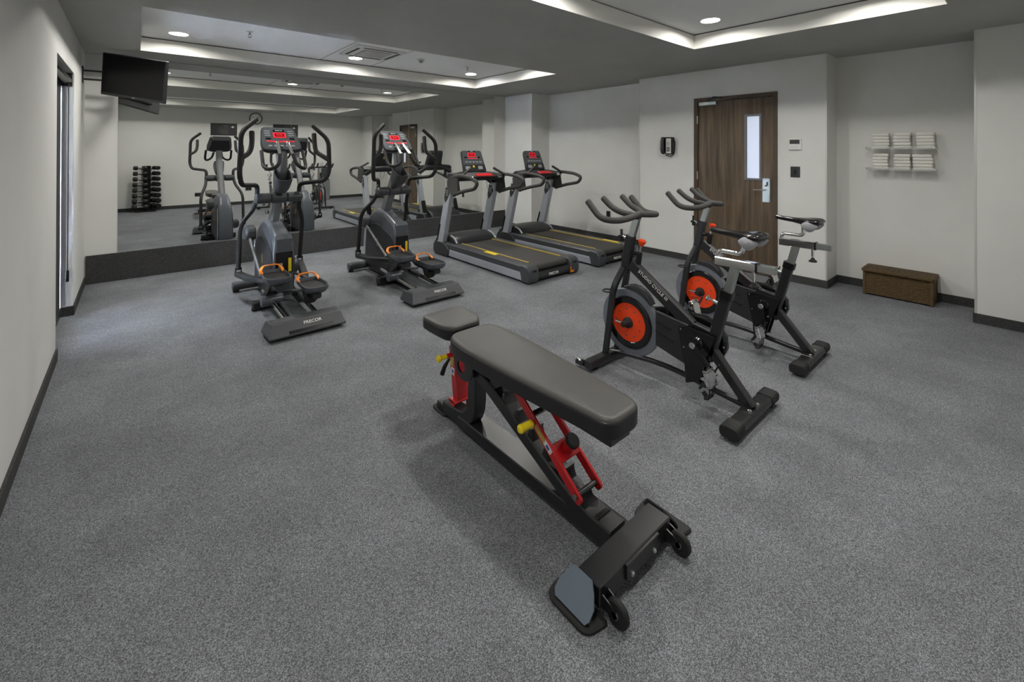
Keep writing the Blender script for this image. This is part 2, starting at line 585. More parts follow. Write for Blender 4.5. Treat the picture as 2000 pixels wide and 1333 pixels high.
# ceiling: dark soffit with two raised trays
xs = sorted({XL, TRAYS[0][0], TRAYS[0][1], TRAYS[1][1], 6.4})
b = MB()
t0, t1 = TRAYS
TH = 0.02
b.span((XL, YN, ZC), (6.4, t1[2], ZC + TH))
b.span((XL, t1[3], ZC), (6.4, t0[2], ZC + TH))
b.span((XL, t0[3], ZC), (6.4, YB, ZC + TH))
for t in TRAYS:
    b.span((XL, t[2], ZC), (t[0], t[3], ZC + TH))
    b.span((t[1], t[2], ZC), (6.4, t[3], ZC + TH))
ceil = struct(b.build('ceiling', M['soffit']))
for t in TRAYS:
    b = MB()
    x0, x1, y0, y1 = t
    e, g = 0.03, 0.012
    k = 0.004
    b.span((x0 - e, y0 - e, ZC + TH), (x0, y1 + e, ZT - g))
    b.span((x1, y0 - e, ZC + TH), (x1 + e, y1 + e, ZT - g))
    b.span((x0, y0 - e, ZC + TH), (x1, y0, ZT - g))
    b.span((x0, y1, ZC + TH), (x1, y1 + e, ZT - g))
    b.span((x0 - 0.002, y0 - 0.002, ZC - 0.0004), (x0 + k, y1 + 0.002, ZT - g))
    b.span((x1 - k, y0 - 0.002, ZC - 0.0004), (x1 + 0.002, y1 + 0.002, ZT - g))
    b.span((x0 + k, y0 - 0.002, ZC - 0.0004), (x1 - k, y0 + k, ZT - g))
    b.span((x0 + k, y1 - k, ZC - 0.0004), (x1 - k, y1 + 0.002, ZT - g))
    b.build('tray_riser', M['riser'], ceil)
    b = MB()
    rows2 = [y for y in LY if y0 < y < y1]
    xb_ = [x0 - 0.05, (LX[0] + LX[1]) / 2, (LX[1] + LX[2]) / 2, x1 + 0.05]
    yb_ = [y0 - 0.05, (y0 + y1) / 2, y1 + 0.05]
    NH = 32
    for i in range(3):
        for j in range(2):
            cx, cy = LX[i], min(rows2, key=lambda q: abs(q - (yb_[j] + yb_[j + 1]) / 2))
            ax0, ax1, ay0, ay1 = xb_[i], xb_[i + 1], yb_[j], yb_[j + 1]
            if (cx, cy) == (0.35, 1.95):
                b.add([(ax0, ay0, ZT), (ax1, ay0, ZT), (ax1, ay1, ZT), (ax0, ay1, ZT)], [(0, 1, 2, 3)])
                continue
            sq, ci, ct = [], [], []
            for k in range(NH):
                an = 2 * PI * (k + 0.5) / NH
                dx_, dy_ = math.cos(an), math.sin(an)
                q = min(((ax1 - cx) / dx_ if dx_ > 1e-6 else (ax0 - cx) / dx_ if dx_ < -1e-6 else 9e9), ((ay1 - cy) / dy_ if dy_ > 1e-6 else (ay0 - cy) / dy_ if dy_ < -1e-6 else 9e9))
                sq.append((cx + dx_ * q, cy + dy_ * q, ZT))
                ci.append((cx + dx_ * 0.083, cy + dy_ * 0.083, ZT))
                ct.append((cx + dx_ * 0.083, cy + dy_ * 0.083, ZT + 0.022))
            b.loft([sq, ci, ct], False)
            for X_, Y_ in ((ax0, ay0), (ax1, ay0), (ax1, ay1), (ax0, ay1)):   # close the cell corners
                an = math.atan2(Y_ - cy, X_ - cx) % (2 * PI)
                k = int(math.floor(an / (2 * PI) * NH - 0.5)) % NH
                b.add([sq[k], (X_, Y_, ZT), sq[(k + 1) % NH]], [(0, 1, 2)])
    b.span((x0 - 0.05, y0 - 0.05, ZT + 0.022), (x1 + 0.05, y1 + 0.05, ZT + 0.035))
    b.build('tray_panel', M['tray'], ceil)
    b = MB()
    b.span((x0 - 0.05, y0 - 0.05, ZT - g), (x0 - 0.012, y1 + 0.05, ZT))
    b.span((x1 + 0.012, y0 - 0.05, ZT - g), (x1 + 0.05, y1 + 0.05, ZT))
    b.span((x0 - 0.012, y0 - 0.05, ZT - g), (x1 + 0.012, y0 - 0.012, ZT))
    b.span((x0 - 0.012, y1 + 0.012, ZT - g), (x1 + 0.012, y1 + 0.05, ZT))
    b.build('shadow_gap', M['seam'], ceil)
b = MB()
for x in (1.90, 2.60):
    b.span((x - 0.004, t0[2], ZT - 0.002), (x + 0.004, t0[3], ZT))
b.build('panel_joint', M['ac_grille'], ceil)
b = MB()                                    # roof slab so no sky leaks in
b.span((XL - T, YN - T, ZT + 0.1), (6.5, YB + T, ZT + 0.16))
b.build('ceiling_slab', M['soffit'], ceil)

# skirting
ZBB, BT = 0.084, 0.012
def skirt(name, runs):
    b = MB()
    for a, c in runs:
        b.span(a, c, 0.002)
    return struct(b.build(name, M['base']))
skirt('baseboard_left', [((XL, YN, 0), (XL + BT, WY0 + 0.0, ZBB)), ((XL, WY1, 0), (XL + BT, YB, ZBB)), ((XL - 0.08, WY1 - BT, 0), (XL + BT, WY1, ZBB))])
skirt('baseboard_right', [
    ((XCOL - BT, YA - BT, 0), (XCOL, YB, ZBB)), ((XCOL, YA - BT, 0), (XR, YA, ZBB)),
    ((XR - BT, YD, 0), (XR, YA - BT, ZBB)), ((XDOOR - BT, YD, 0), (XR - BT, YD + BT, ZBB)),
    ((XDOOR - BT, DY1, 0), (XDOOR, YD, ZBB)), ((XDOOR - BT, YE - BT, 0), (XDOOR, DY0, ZBB)),
    ((XDOOR, YE - BT, 0), (XREC, YE, ZBB)), ((XREC - BT, YF + BT, 0), (XREC, YE - BT, ZBB)),
    ((XNEAR - BT, YF, 0), (XREC, YF + BT, ZBB)), ((XNEAR - BT, YN, 0), (XNEAR, YF, ZBB))])
skirt('baseboard_rear', [((XL + BT, YN, 0), (XNEAR - BT, YN + BT, ZBB))])
b = MB()
b.span((XL + BT, YB - 0.02, 0), (XCOL - BT, YB, 0.316))
struct(b.build('baseboard_back', M['base']))
n = 1
for x, y in ((XDOOR, YE), (XDOOR, YD), (XNEAR, YF)):
    b = MB()
    b.span((x - 0.003, y - 0.012 if y != YF else y - 0.012, ZBB), (x + 0.012, y + 0.003, ZC - 0.001))
    if y == YE:
        b = MB()
        b.span((x - 0.003, y - 0.003, ZBB), (x + 0.012, y + 0.012, ZC - 0.001))
    struct(b.build('trim_%d' % n, M['corner']))
    n += 1

# mirror in three panels
mir = thing('wall_mirror', 'large frameless wall mirror in three panels above the dark back plinth', 'mirror', (2.6, YB, 0.317))
for a, c in ((-0.146, 1.685), (1.685, 3.512), (3.512, 5.338)):
    b = MB((2.6, YB, 0.317))
    b.span((a + 0.0015, YB - 0.006, 0.317), (c - 0.0015, YB - 0.0005, ZC - 0.002))
    b.build('mirror_panel', M['mirror'], mir)
b = MB((2.6, YB, 0.317))
b.span((-0.146, YB - 0.012, 0.3165), (5.338, YB - 0.0065, 0.3215))
b.build('mirror_clip_rail', M['satin'], mir)

# window: dark frame, glass
b = MB()
fx0, fx1 = XL - 0.135, XL - 0.095
b.span((fx0, WY0, 0), (fx1, WY1, 0.09))
b.span((fx0, WY0, WZ - 0.06), (fx1, WY1, WZ))
for y in (WY0, WY1 - 0.06, (WY0 + WY1) / 2 - 0.03):
    b.span((fx0, y, 0.09), (fx1, y + 0.06, WZ - 0.06))
win = struct(b.build('window_1', M['plastic2']))
b = MB()
b.span((fx0 + 0.014, WY0 + 0.06, 0.09), (fx0 + 0.022, (WY0 + WY1) / 2 - 0.03, WZ - 0.06))
b.build('window_pane', M['glass'], win)
b = MB()
b.span((fx0 + 0.014, (WY0 + WY1) / 2 + 0.03, 0.09), (fx0 + 0.022, WY1 - 0.06, WZ - 0.06))
b.build('window_pane', M['glass'], win)
# roller blind
bl = thing('roller_blind', 'black roller blind lowered over the tall window in the left wall', 'blind', (XL - 0.05, 5.06, 2.12))
O = (XL - 0.05, 5.06, 2.12)
b = MB(O); b.cyl((XL - 0.047, WY0 + 0.02, 2.12), (XL - 0.047, WY1 - 0.025, 2.12), 0.036, 20, 0.004); b.build('roller_tube', M['gloss'], bl)
b = MB(O); b.span((XL - 0.09, WY0 + 0.003, 2.07), (XL - 0.01, WY0 + 0.016, 2.185)); b.build('bracket', M['plastic2'], bl)
b = MB(O); b.span((XL - 0.09, WY1 - 0.016, 2.07), (XL - 0.01, WY1 - 0.003, 2.185)); b.build('bracket', M['plastic2'], bl)
b = MB(O); b.span((XL - 0.0935, WY0 + 0.001, 2.13), (XL - 0.0905, WY1 - 0.001, WZ - 0.0005)); b.build('sky_block_flap', M['plastic2'], bl)  # added strip behind the roller, blocks sky leaking over it
b = MB(O); b.span((XL - 0.083, WY0 + 0.008, 0.07), (XL - 0.0815, WY1 - 0.016, 2.15)); b.build('fabric', M['blind'], bl)
b = MB(O); b.span((XL - 0.088, WY0 + 0.008, 0.004), (XL - 0.076, WY1 - 0.008, 0.07), 0.003); b.build('bottom_bar', M['plastic2'], bl)
b = MB(O)
b.tube([(XL - 0.03, 5.595, 2.1), (XL - 0.03, 5.595, 0.42)], 0.003, 6)
b.tube([(XL - 0.03, 5.57, 2.1), (XL - 0.03, 5.57, 0.42)], 0.003, 6)
b.build('cord', M['seam'], bl)
b = MB(O); b.box((XL - 0.03, 5.582, 0.37), (0.022, 0.04, 0.1), None, 0.004); b.build('cord_weight', M['gloss'], bl)
b = MB(O); b.span((XL - 0.075, WY1 - 0.004, 0.09), (XL - 0.045, WY1 - 0.0003, 2.07)); b.build('side_channel', M['silver'], bl)

# door
O = (XDOOR, 2.44, 0)
b = MB()
b.span((XDOOR - 0.012, DY1 - 0.05, 0), (XDOOR + 0.12, DY1, DZ))
b.span((XDOOR - 0.012, DY0, 0), (XDOOR + 0.12, DY0 + 0.05, DZ))
b.span((XDOOR - 0.012, DY0 + 0.05, DZ - 0.05), (XDOOR + 0.12, DY1 - 0.05, DZ))
door = struct(b.build('door_1', M['frame']))
lf0, lf1 = XDOOR + 0.008, XDOOR + 0.052
ly0, ly1, lz1 = DY0 + 0.054, DY1 - 0.054, DZ - 0.054
wy0, wy1, wz0, wz1 = 2.135, 2.285, 1.165, 1.925
b = MB()
b.span((lf0, ly0, 0.006), (lf1, wy0, lz1)); b.span((lf0, wy1, 0.006), (lf1, ly1, lz1))
b.span((lf0, wy0, 0.006), (lf1, wy1, wz0)); b.span((lf0, wy0, wz1), (lf1, wy1, lz1))
b.build('door_leaf', M['wood'], door)
b = MB()
for s_ in (0,):
    b.span((lf0 - 0.012, wy0 - 0.026, wz0 - 0.026), (lf0 + 0.01, wy0, wz1 + 0.026), 0.003)
    b.span((lf0 - 0.012, wy1, wz0 - 0.026), (lf0 + 0.01, wy1 + 0.026, wz1 + 0.026), 0.003)
    b.span((lf0 - 0.012, wy0, wz0 - 0.026), (lf0 + 0.01, wy1, wz0), 0.003)
    b.span((lf0 - 0.012, wy0, wz1), (lf0 + 0.01, wy1, wz1 + 0.026), 0.003)
b.build('vision_frame', M['silver2'], door)
b = MB(); b.span((lf0 + 0.02, wy0, wz0), (lf0 + 0.026, wy1, wz1)); b.build('vision_glass', M['door_pane_glow'], door)
lock = MB().span((lf0 - 0.012, 2.015, 0.885), (lf0, 2.1, 1.172), 0.003).build('lock_plate', M['satin'], door)
b = MB(); b.tube([(lf0 - 0.01, 2.055, 1.035), (lf0 - 0.055, 2.055, 1.035), (lf0 - 0.06, 2.185, 1.03)], 0.0105, 12, 0.02, round_end=True); b.build('lever_handle', M['chrome'], lock)
b = MB(); b.tube([(lf0 - 0.016, 2.045, 1.13), (lf0 - 0.016, 2.045, 1.085), (lf0 - 0.016, 2.068, 1.08)], 0.007, 8, 0.012); b.build('thumb_turn', M['gloss'], lock)
for z in (1.86, 1.12, 0.28):
    b = MB(); b.cyl((XDOOR - 0.016, DY1 - 0.052, z), (XDOOR - 0.016, DY1 - 0.052, z + 0.105), 0.0085, 12, 0.002); b.build('hinge', M['satin'], door)
cl = MB().span((lf0 - 0.055, 2.64, 2.095), (lf0, 2.87, 2.143), 0.005).build('door_closer', M['satin'], door)
b = MB(); b.tube([(lf0 - 0.03, 2.75, 2.14), (lf0 - 0.03, 2.75, 2.17), (XDOOR - 0.03, 2.68, 2.2), (XDOOR - 0.015, 2.6, 2.19)], 0.008, 8, 0.01); b.span((XDOOR - 0.03, 2.58, 2.175), (XDOOR - 0.012, 2.66, 2.198)); b.build('closer_arm', M['plastic2'], cl)

# ------------------------------------------------------------------ ceiling fittings
names = {0.35: 'leftmost', 2.23: 'middle', 4.10: 'rightmost'}
rows = {5.83: 'round recessed downlight, %s of the row nearest the mirror', 4.69: 'round recessed downlight, %s of the front row in the far ceiling tray',
        1.95: 'round recessed downlight, %s of the far row in the near ceiling tray', 0.77: 'round recessed downlight, %s of the row over the camera'}
proto = None
for y in LY:
    for x in LX:
        if (x, y) == (0.35, 1.95):
            continue
        lab = rows[y] % names[x]
        if proto is None:
            proto = thing('downlight', lab, 'light', (x, y, ZT), 'recessed downlights in the ceiling trays')
            b = MB(); b.lathe([(0.0815, 0.018), (0.082, -0.003), (0.094, -0.005), (0.100, 0.0), (0.083, 0.0002)], (0, 0, 0), (0, 0, 1), 32, True); b.build('trim_ring', M['white'], proto)
            b = MB(); b.lathe([(0.0, 0.0165), (0.0805, 0.0165), (0.0805, 0.0185), (0.0, 0.0185)], (0, 0, 0), (0, 0, 1), 28); b.build('lens', M['lens'], proto)
        else:
            dup(proto, (x, y, ZT), lab)

ac = thing('ceiling_air_conditioner', 'square white ceiling cassette air conditioner in the far tray', 'air conditioner', (2.26, 5.34, ZT))
b = MB(); b.prism(round2([(-0.31, -0.31), (0.31, -0.31), (0.31, 0.31), (-0.31, 0.31)], 0.03), 'z', -0.022, 0.0, 0.006); b.build('fascia', M['ac'], ac)
b = MB()
b.prism(round2([(-0.17, -0.17), (0.17, -0.17), (0.17, 0.17), (-0.17, 0.17)], 0.02), 'z', -0.028, -0.02, 0.002)
gr = b.build('grille', M['ac_grille'], ac)
b = MB()
for k in range(9):
    y = -0.15 + k * 0.0375
    b.span((-0.15, y - 0.004, -0.031), (0.15, y + 0.004, -0.028))
stuff(b.build('grille_slats', M['ac'], gr))
for a_ in range(4):
    R = Euler((0, 0, a_ * PI / 2)).to_matrix()
    b = MB(); b.box(R @ Vector((0, 0.255, -0.0235)), (0.42, 0.03, 0.004), R); b.build('air_slot', M['seam'], ac)

def sprinkler(x, y, lab):
    t = thing('sprinkler', lab, 'sprinkler', (x, y, ZT))
    b = MB(); b.lathe([(0.032, 0), (0.03, -0.006), (0.014, -0.008), (0.012, -0.012)], (0, 0, 0)); b.build('escutcheon', M['ac'], t)
    b = MB(); b.cyl((0, 0, -0.008), (0, 0, -0.035), 0.008); b.tube([(0.008, 0, -0.03), (0.016, 0, -0.045), (0, 0, -0.06)], 0.003, 6); b.tube([(-0.008, 0, -0.03), (-0.016, 0, -0.045), (0, 0, -0.06)], 0.003, 6); b.build('sprinkler_head', M['ac_grille'], t)
    b = MB(); b.cyl((0, 0, -0.06), (0, 0, -0.063), 0.016); b.build('deflector', M['ac_grille'], t)
sprinkler(0.9, 5.23, 'small pendent sprinkler head left of the ceiling air conditioner')
sprinkler(3.68, 5.32, 'small pendent sprinkler head beside the rightmost downlight')
t = thing('smoke_detector', 'round smoke detector on the tray ceiling right of the air conditioner', 'detector', (2.92, 5.31, ZT))
b = MB(); b.lathe([(0.055, 0), (0.055, -0.012), (0.048, -0.018), (0.0, -0.018)], (0, 0, 0)); b.build('detector_base', M['ac'], t)
b = MB(); b.lathe([(0.03, -0.018), (0.028, -0.042), (0.018, -0.05), (0, -0.05)], (0, 0, 0)); b.build('sensor_head', M['ac_grille'], t)

# ------------------------------------------------------------------ television on its arm
tvc = Vector((-0.003, 6.127, 2.254)); yw, pt, ro = -0.838, 0.081, -0.153
r0 = Vector((math.cos(yw), math.sin(yw), 0)); f0 = Vector((math.sin(yw), -math.cos(yw), 0))
u0 = Vector((0, 0, 1)) * math.cos(pt) + f0 * math.sin(pt)
rr = r0 * math.cos(ro) + u0 * math.sin(ro); uu = u0 * math.cos(ro) - r0 * math.sin(ro); nn = rr.cross(uu)
R = Matrix((rr, uu, nn)).transposed()
tv = thing('television', 'black flat television on a wall arm in the far left corner', 'television', tvc)
tw, th = 0.76, 0.445
b = MB(); b.box((0, 0, 0), (tw, th, 0.035), R, 0.006); cas = b.build('casing', M['plastic2'], tv)
b = MB(); b.box(R @ Vector((0, 0.008, 0.0178)), (tw - 0.03, th - 0.04, 0.002), R); b.build('screen', M['screen'], tv)
b = MB(); b.box(R @ Vector((0, 0, -0.035)), (tw * 0.6, th * 0.6, 0.04), R, 0.01); b.build('back_cover', M['plastic2'], tv)
b = MB(); b.box(R @ Vector((0.02, -th / 2 + 0.012, 0.019)), (0.03, 0.006, 0.002), R); b.build('logo', M['satin'], tv)
b = MB(); b.box(R @ Vector((0, 0, -0.062)), (0.22, 0.24, 0.014), R); b.build('mount_plate', M['black'], tv)
b = MB()
wp = Vector((XL + 0.006, 6.45, 2.285)) - tvc
b.box(wp, (0.012, 0.10, 0.17), None, 0.002)
b.build('wall_plate', M['black'], tv)
b = MB()
back = R @ Vector((0, 0, -0.068))
for dz in (0.045, -0.045):
    e = Vector((0.02, 6.42, 2.285 + dz)) - tvc
    b.bar([wp + Vector((0, 0, dz)), e], 0.02, 0.03, (0, 0, 1))
    b.bar([e, Vector((back.x, back.y, back.z + dz * 0.9))], 0.02, 0.03, (0, 0, 1))
b.cyl(Vector((0.02, 6.42, 2.215)) - tvc, Vector((0.02, 6.42, 2.355)) - tvc, 0.018)
b.build('swing_arm', M['black'], tv)

# ------------------------------------------------------------------ things on the door wall
ph = thing('wall_telephone', 'black wall telephone with white keypad label left of the door', 'telephone', (XDOOR, 3.31, 1.56))
O = (XDOOR, 3.31, 1.56)
b = MB(O); b.prism(round2([(3.235, 1.45), (3.405, 1.45), (3.412, 1.69), (3.235, 1.69)], 0.012), 'x', XDOOR - 0.055, XDOOR, 0.008); b.build('phone_body', M['gloss'], ph)
b = MB(O); b.span((XDOOR - 0.0575, 3.262, 1.462), (XDOOR - 0.0545, 3.338, 1.672)); fp = b.build('keypad_label', M['white'], ph)
for i in range(4):
    for j in range(3):
        b = MB(O); b.span((XDOOR - 0.061, 3.278 + j * 0.017, 1.49 + i * 0.017), (XDOOR - 0.057, 3.290 + j * 0.017, 1.501 + i * 0.017)); b.build('key', M['panel_dark'], fp)
b = MB(O)
for i in range(3):
    b.span((XDOOR - 0.0585, 3.275, 1.575 + i * 0.018), (XDOOR - 0.057, 3.325, 1.580 + i * 0.018))
b.build('index_lines', M['panel_dark'], fp)
b = MB(O)
b.sweep(fillet([(XDOOR - 0.07, 3.375, 1.465), (XDOOR - 0.095, 3.375, 1.50), (XDOOR - 0.095, 3.375, 1.645), (XDOOR - 0.07, 3.375, 1.685)], 0.03), rrect(0.046, 0.026, 0.01, 3), (0, 1, 0))
b.build('handset', M['plastic2'], ph)
b = MB(O); b.tube([(XDOOR - 0.06, 3.36, 1.462), (XDOOR - 0.05, 3.33, 1.425), (XDOOR - 0.04, 3.26, 1.42), (XDOOR - 0.03, 3.222, 1.47), (XDOOR - 0.03, 3.212, 1.62), (XDOOR - 0.03, 3.24, 1.665)], 0.006, 8, 0.03); b.build('coiled_cord', M['gloss'], ph)

th_ = thing('thermostat', 'white wall thermostat with a dark display right of the door', 'thermostat', (XDOOR, 1.751, 1.577))
O = (XDOOR, 1.751, 1.577)
b = MB(O); b.span((XDOOR - 0.022, 1.687, 1.513), (XDOOR, 1.815, 1.641), 0.005); b.build('case', M['white'], th_)
b = MB(O); b.span((XDOOR - 0.0235, 1.702, 1.58), (XDOOR - 0.0215, 1.802, 1.628)); b.build('display', M['seam'], th_)
for y in (1.72, 1.75, 1.78):
    b = MB(O); b.span((XDOOR - 0.025, y - 0.008, 1.535), (XDOOR - 0.0215, y + 0.008, 1.545), 0.001); b.build('button', M['ac'], th_)

sw = thing('light_switch', 'dark square light switch below the thermostat', 'switch', (XDOOR, 1.751, 1.26))
O = (XDOOR, 1.751, 1.26)
b = MB(O); b.span((XDOOR - 0.008, 1.703, 1.198), (XDOOR, 1.799, 1.322), 0.003); b.build('plate', M['plastic2'], sw)
b = MB(O); b.span((XDOOR - 0.013, 1.738, 1.235), (XDOOR - 0.0075, 1.762, 1.285), 0.002); b.build('rocker', M['gloss'], sw)

def outlet(lab, p, ax):
    t = thing('power_outlet', lab, 'outlet', p)
    def B(a, c, d, bev=0.0):
        if ax == 'x':
            return MB().box((-a, c[0], c[1]), (abs(d[2]), d[0], d[1]), None, bev)
        return MB().box((c[0], a, c[1]), (d[0], abs(d[2]), d[1]), None, bev)
    w_, h_ = (0.08, 0.12) if ax == 'x' else (0.15, 0.095)
    B(0.004, (0, 0), (w_, h_, 0.008), 0.002).build('plate', M['plastic2'], t)
    for k in (-1, 1):
        c = (0, k * 0.025) if ax == 'x' else (k * 0.035, 0)
        B(0.009, c, (0.032, 0.028, 0.003), 0.001).build('socket', M['gloss'], t)
outlet('dark power outlet low on the right wall behind the treadmills', (XR, 4.63, 0.42), 'x')
outlet('dark power outlet low on the rear wall, seen in the mirror behind the left elliptical', (1.27, YN, 0.33), 'y')
outlet('dark power outlet on the rear wall, seen in the mirror right of the left elliptical', (2.41, YN, 0.42), 'y')

# ------------------------------------------------------------------ towel shelves, towels, hamper
sh = []
for z, lab in ((1.515, 'upper clear acrylic wall shelf holding three white towels'), (1.296, 'lower clear acrylic wall shelf holding three white towels')):
    t = thing('towel_shelf', lab, 'shelf', (XREC, 0.886, z), 'clear towel shelves on the recess wall')
    O = (XREC, 0.886, z)
    x0 = XREC - 0.135
    b = MB(O); b.span((x0, 0.615, z), (XREC - 0.001, 1.157, z + 0.008), 0.001); b.build('shelf_board', M['acrylic'], t)
    b = MB(O); b.span((x0 - 0.006, 0.615, z), (x0, 1.157, z + 0.036), 0.001); b.build('front_lip', M['acrylic'], t)
    for y in (0.622, 1.15):
        b = MB(O); b.cyl((x0 - 0.02, y, z + 0.022), (x0 + 0.012, y, z + 0.022), 0.010); b.cyl((x0 - 0.01, y, z + 0.016), (XREC - 0.001, y, z + 0.016), 0.006); b.cyl((XREC - 0.012, y, z + 0.016), (XREC - 0.0005, y, z + 0.016), 0.014); b.build('bracket', M['chrome'], t)
random.seed(3)
def towel(lab, y, z, w_, h_, d_, lean):
    t = thing('folded_towel', lab, 'towel', (XREC - 0.07, y, z), 'white folded towels on the shelves')
    nl = 5
    for k in range(nl):
        z0, z1 = h_ * k / nl + 0.0004, h_ * (k + 1) / nl
        dx, dy = random.uniform(-.003, .003), random.uniform(-.004, .004) + lean * (z0 / h_)
        ww, dd = w_ * random.uniform(.95, 1.0), d_ * random.uniform(.96, 1.0)
        prof = rrect(dd, z1 - z0, (z1 - z0) * 0.46, 4)
        rings = []
        for j in range(9):
            f = j / 8 - 0.5
            e = 1.0 - (0.16 if j in (0, 8) else 0.0)
            rings.append([(dx + p[0] * e, dy + f * ww, (z0 + z1) / 2 + p[1] * e + 0.0015 * math.sin(j * 1.7 + k)) for p in prof])
        MB().loft(rings).build('towel_layer', M['towel'], t, 50)
for z, nm, rows_ in ((1.5235, 'upper', ((1.035, .135, .165, 0.0), (0.868, .135, .168, 0.0), (0.688, .135, .168, 0.0))), (1.3045, 'lower', ((1.04, .125, .17, 0.0), (0.866, .13, .165, 0.0), (0.705, .148, .165, 0.012)))):
    for (y, w_, h_, ln), pos in zip(rows_, ('left', 'middle', 'right')):
        towel('white folded towel stack, %s one on the %s acrylic shelf' % (pos, nm), y, z, w_, h_, 0.11, ln)

hp = thing('wicker_hamper', 'low brown wicker chest with a lid against the recess wall', 'basket', (5.97, 0.882, 0))
O = (5.97, 0.882, 0)
hx0, hx1, hy0, hy1 = 5.845, 6.105, 0.622, 1.142
b = MB(O); b.span((hx0 + 0.008, hy0 + 0.008, 0.012), (hx1 - 0.008, hy1 - 0.008, 0.24)); b.build('liner', M['wicker2'], hp)
b = MB(O)
for k in range(27):
    z = 0.018 + k * 0.0083
    path = []
    per = [(hx0, hy0), (hx1, hy0), (hx1, hy1), (hx0, hy1)]
    for i in range(4):
        a_, c_ = Vector(per[i]), Vector(per[(i + 1) % 4])
        nseg = 14 if i % 2 == 0 else 26
        nrm = Vector((0, -1)) if i == 0 else Vector((1, 0)) if i == 1 else Vector((0, 1)) if i == 2 else Vector((-1, 0))
        for j in range(nseg):
            p = a_.lerp(c_, j / nseg) + nrm * (0.003 * (1 if (j + k) % 2 else -1) if j else 0)
            path.append((p.x, p.y, z))
    b.sweep(path, [(0.0045, 0), (0, 0.0045), (-0.0045, 0), (0, -0.0045)], (0, 0, 1), True)
stuff(b.build('woven_strands', M['wicker'], hp))
for x in (hx0, hx1):
    for y in (hy0, hy1):
        b = MB(O); b.cyl((x, y, 0), (x, y, 0.245), 0.013, 10, 0.003); b.build('corner_post', M['wicker'], hp)
b = MB(O); b.span((hx0 - 0.018, hy0 - 0.018, 0.245), (hx1 + 0.018, hy1 + 0.018, 0.268), 0.006); lid = b.build('lid', M['wicker2'], hp)
b = MB(O)
for k in range(46):
    y = hy0 - 0.012 + (hy1 - hy0 + 0.024) * k / 45
    b.tube([(hx0 - 0.012, y, 0.268), (hx0 + 0.08, y, 0.2705 + 0.002 * (k % 2)), (hx0 + 0.17, y, 0.2705 - 0.002 * (k % 2)), (hx1 + 0.012, y, 0.268)], 0.0052, 6)
stuff(b.build('lid_strands', M['wicker'], lid))
b = MB(O)
for z in (0.25, 0.258, 0.266):
    b.sweep(fillet([(hx0 - 0.02, hy0 - 0.02, z), (hx1 + 0.016, hy0 - 0.02, z), (hx1 + 0.016, hy1 + 0.02, z), (hx0 - 0.02, hy1 + 0.02, z)], 0.02, 4, True), [(0.005, 0), (0, 0.005), (-0.005, 0), (0, -0.005)], (0, 0, 1), True)
b.build('lid_rim', M['wicker'], lid)

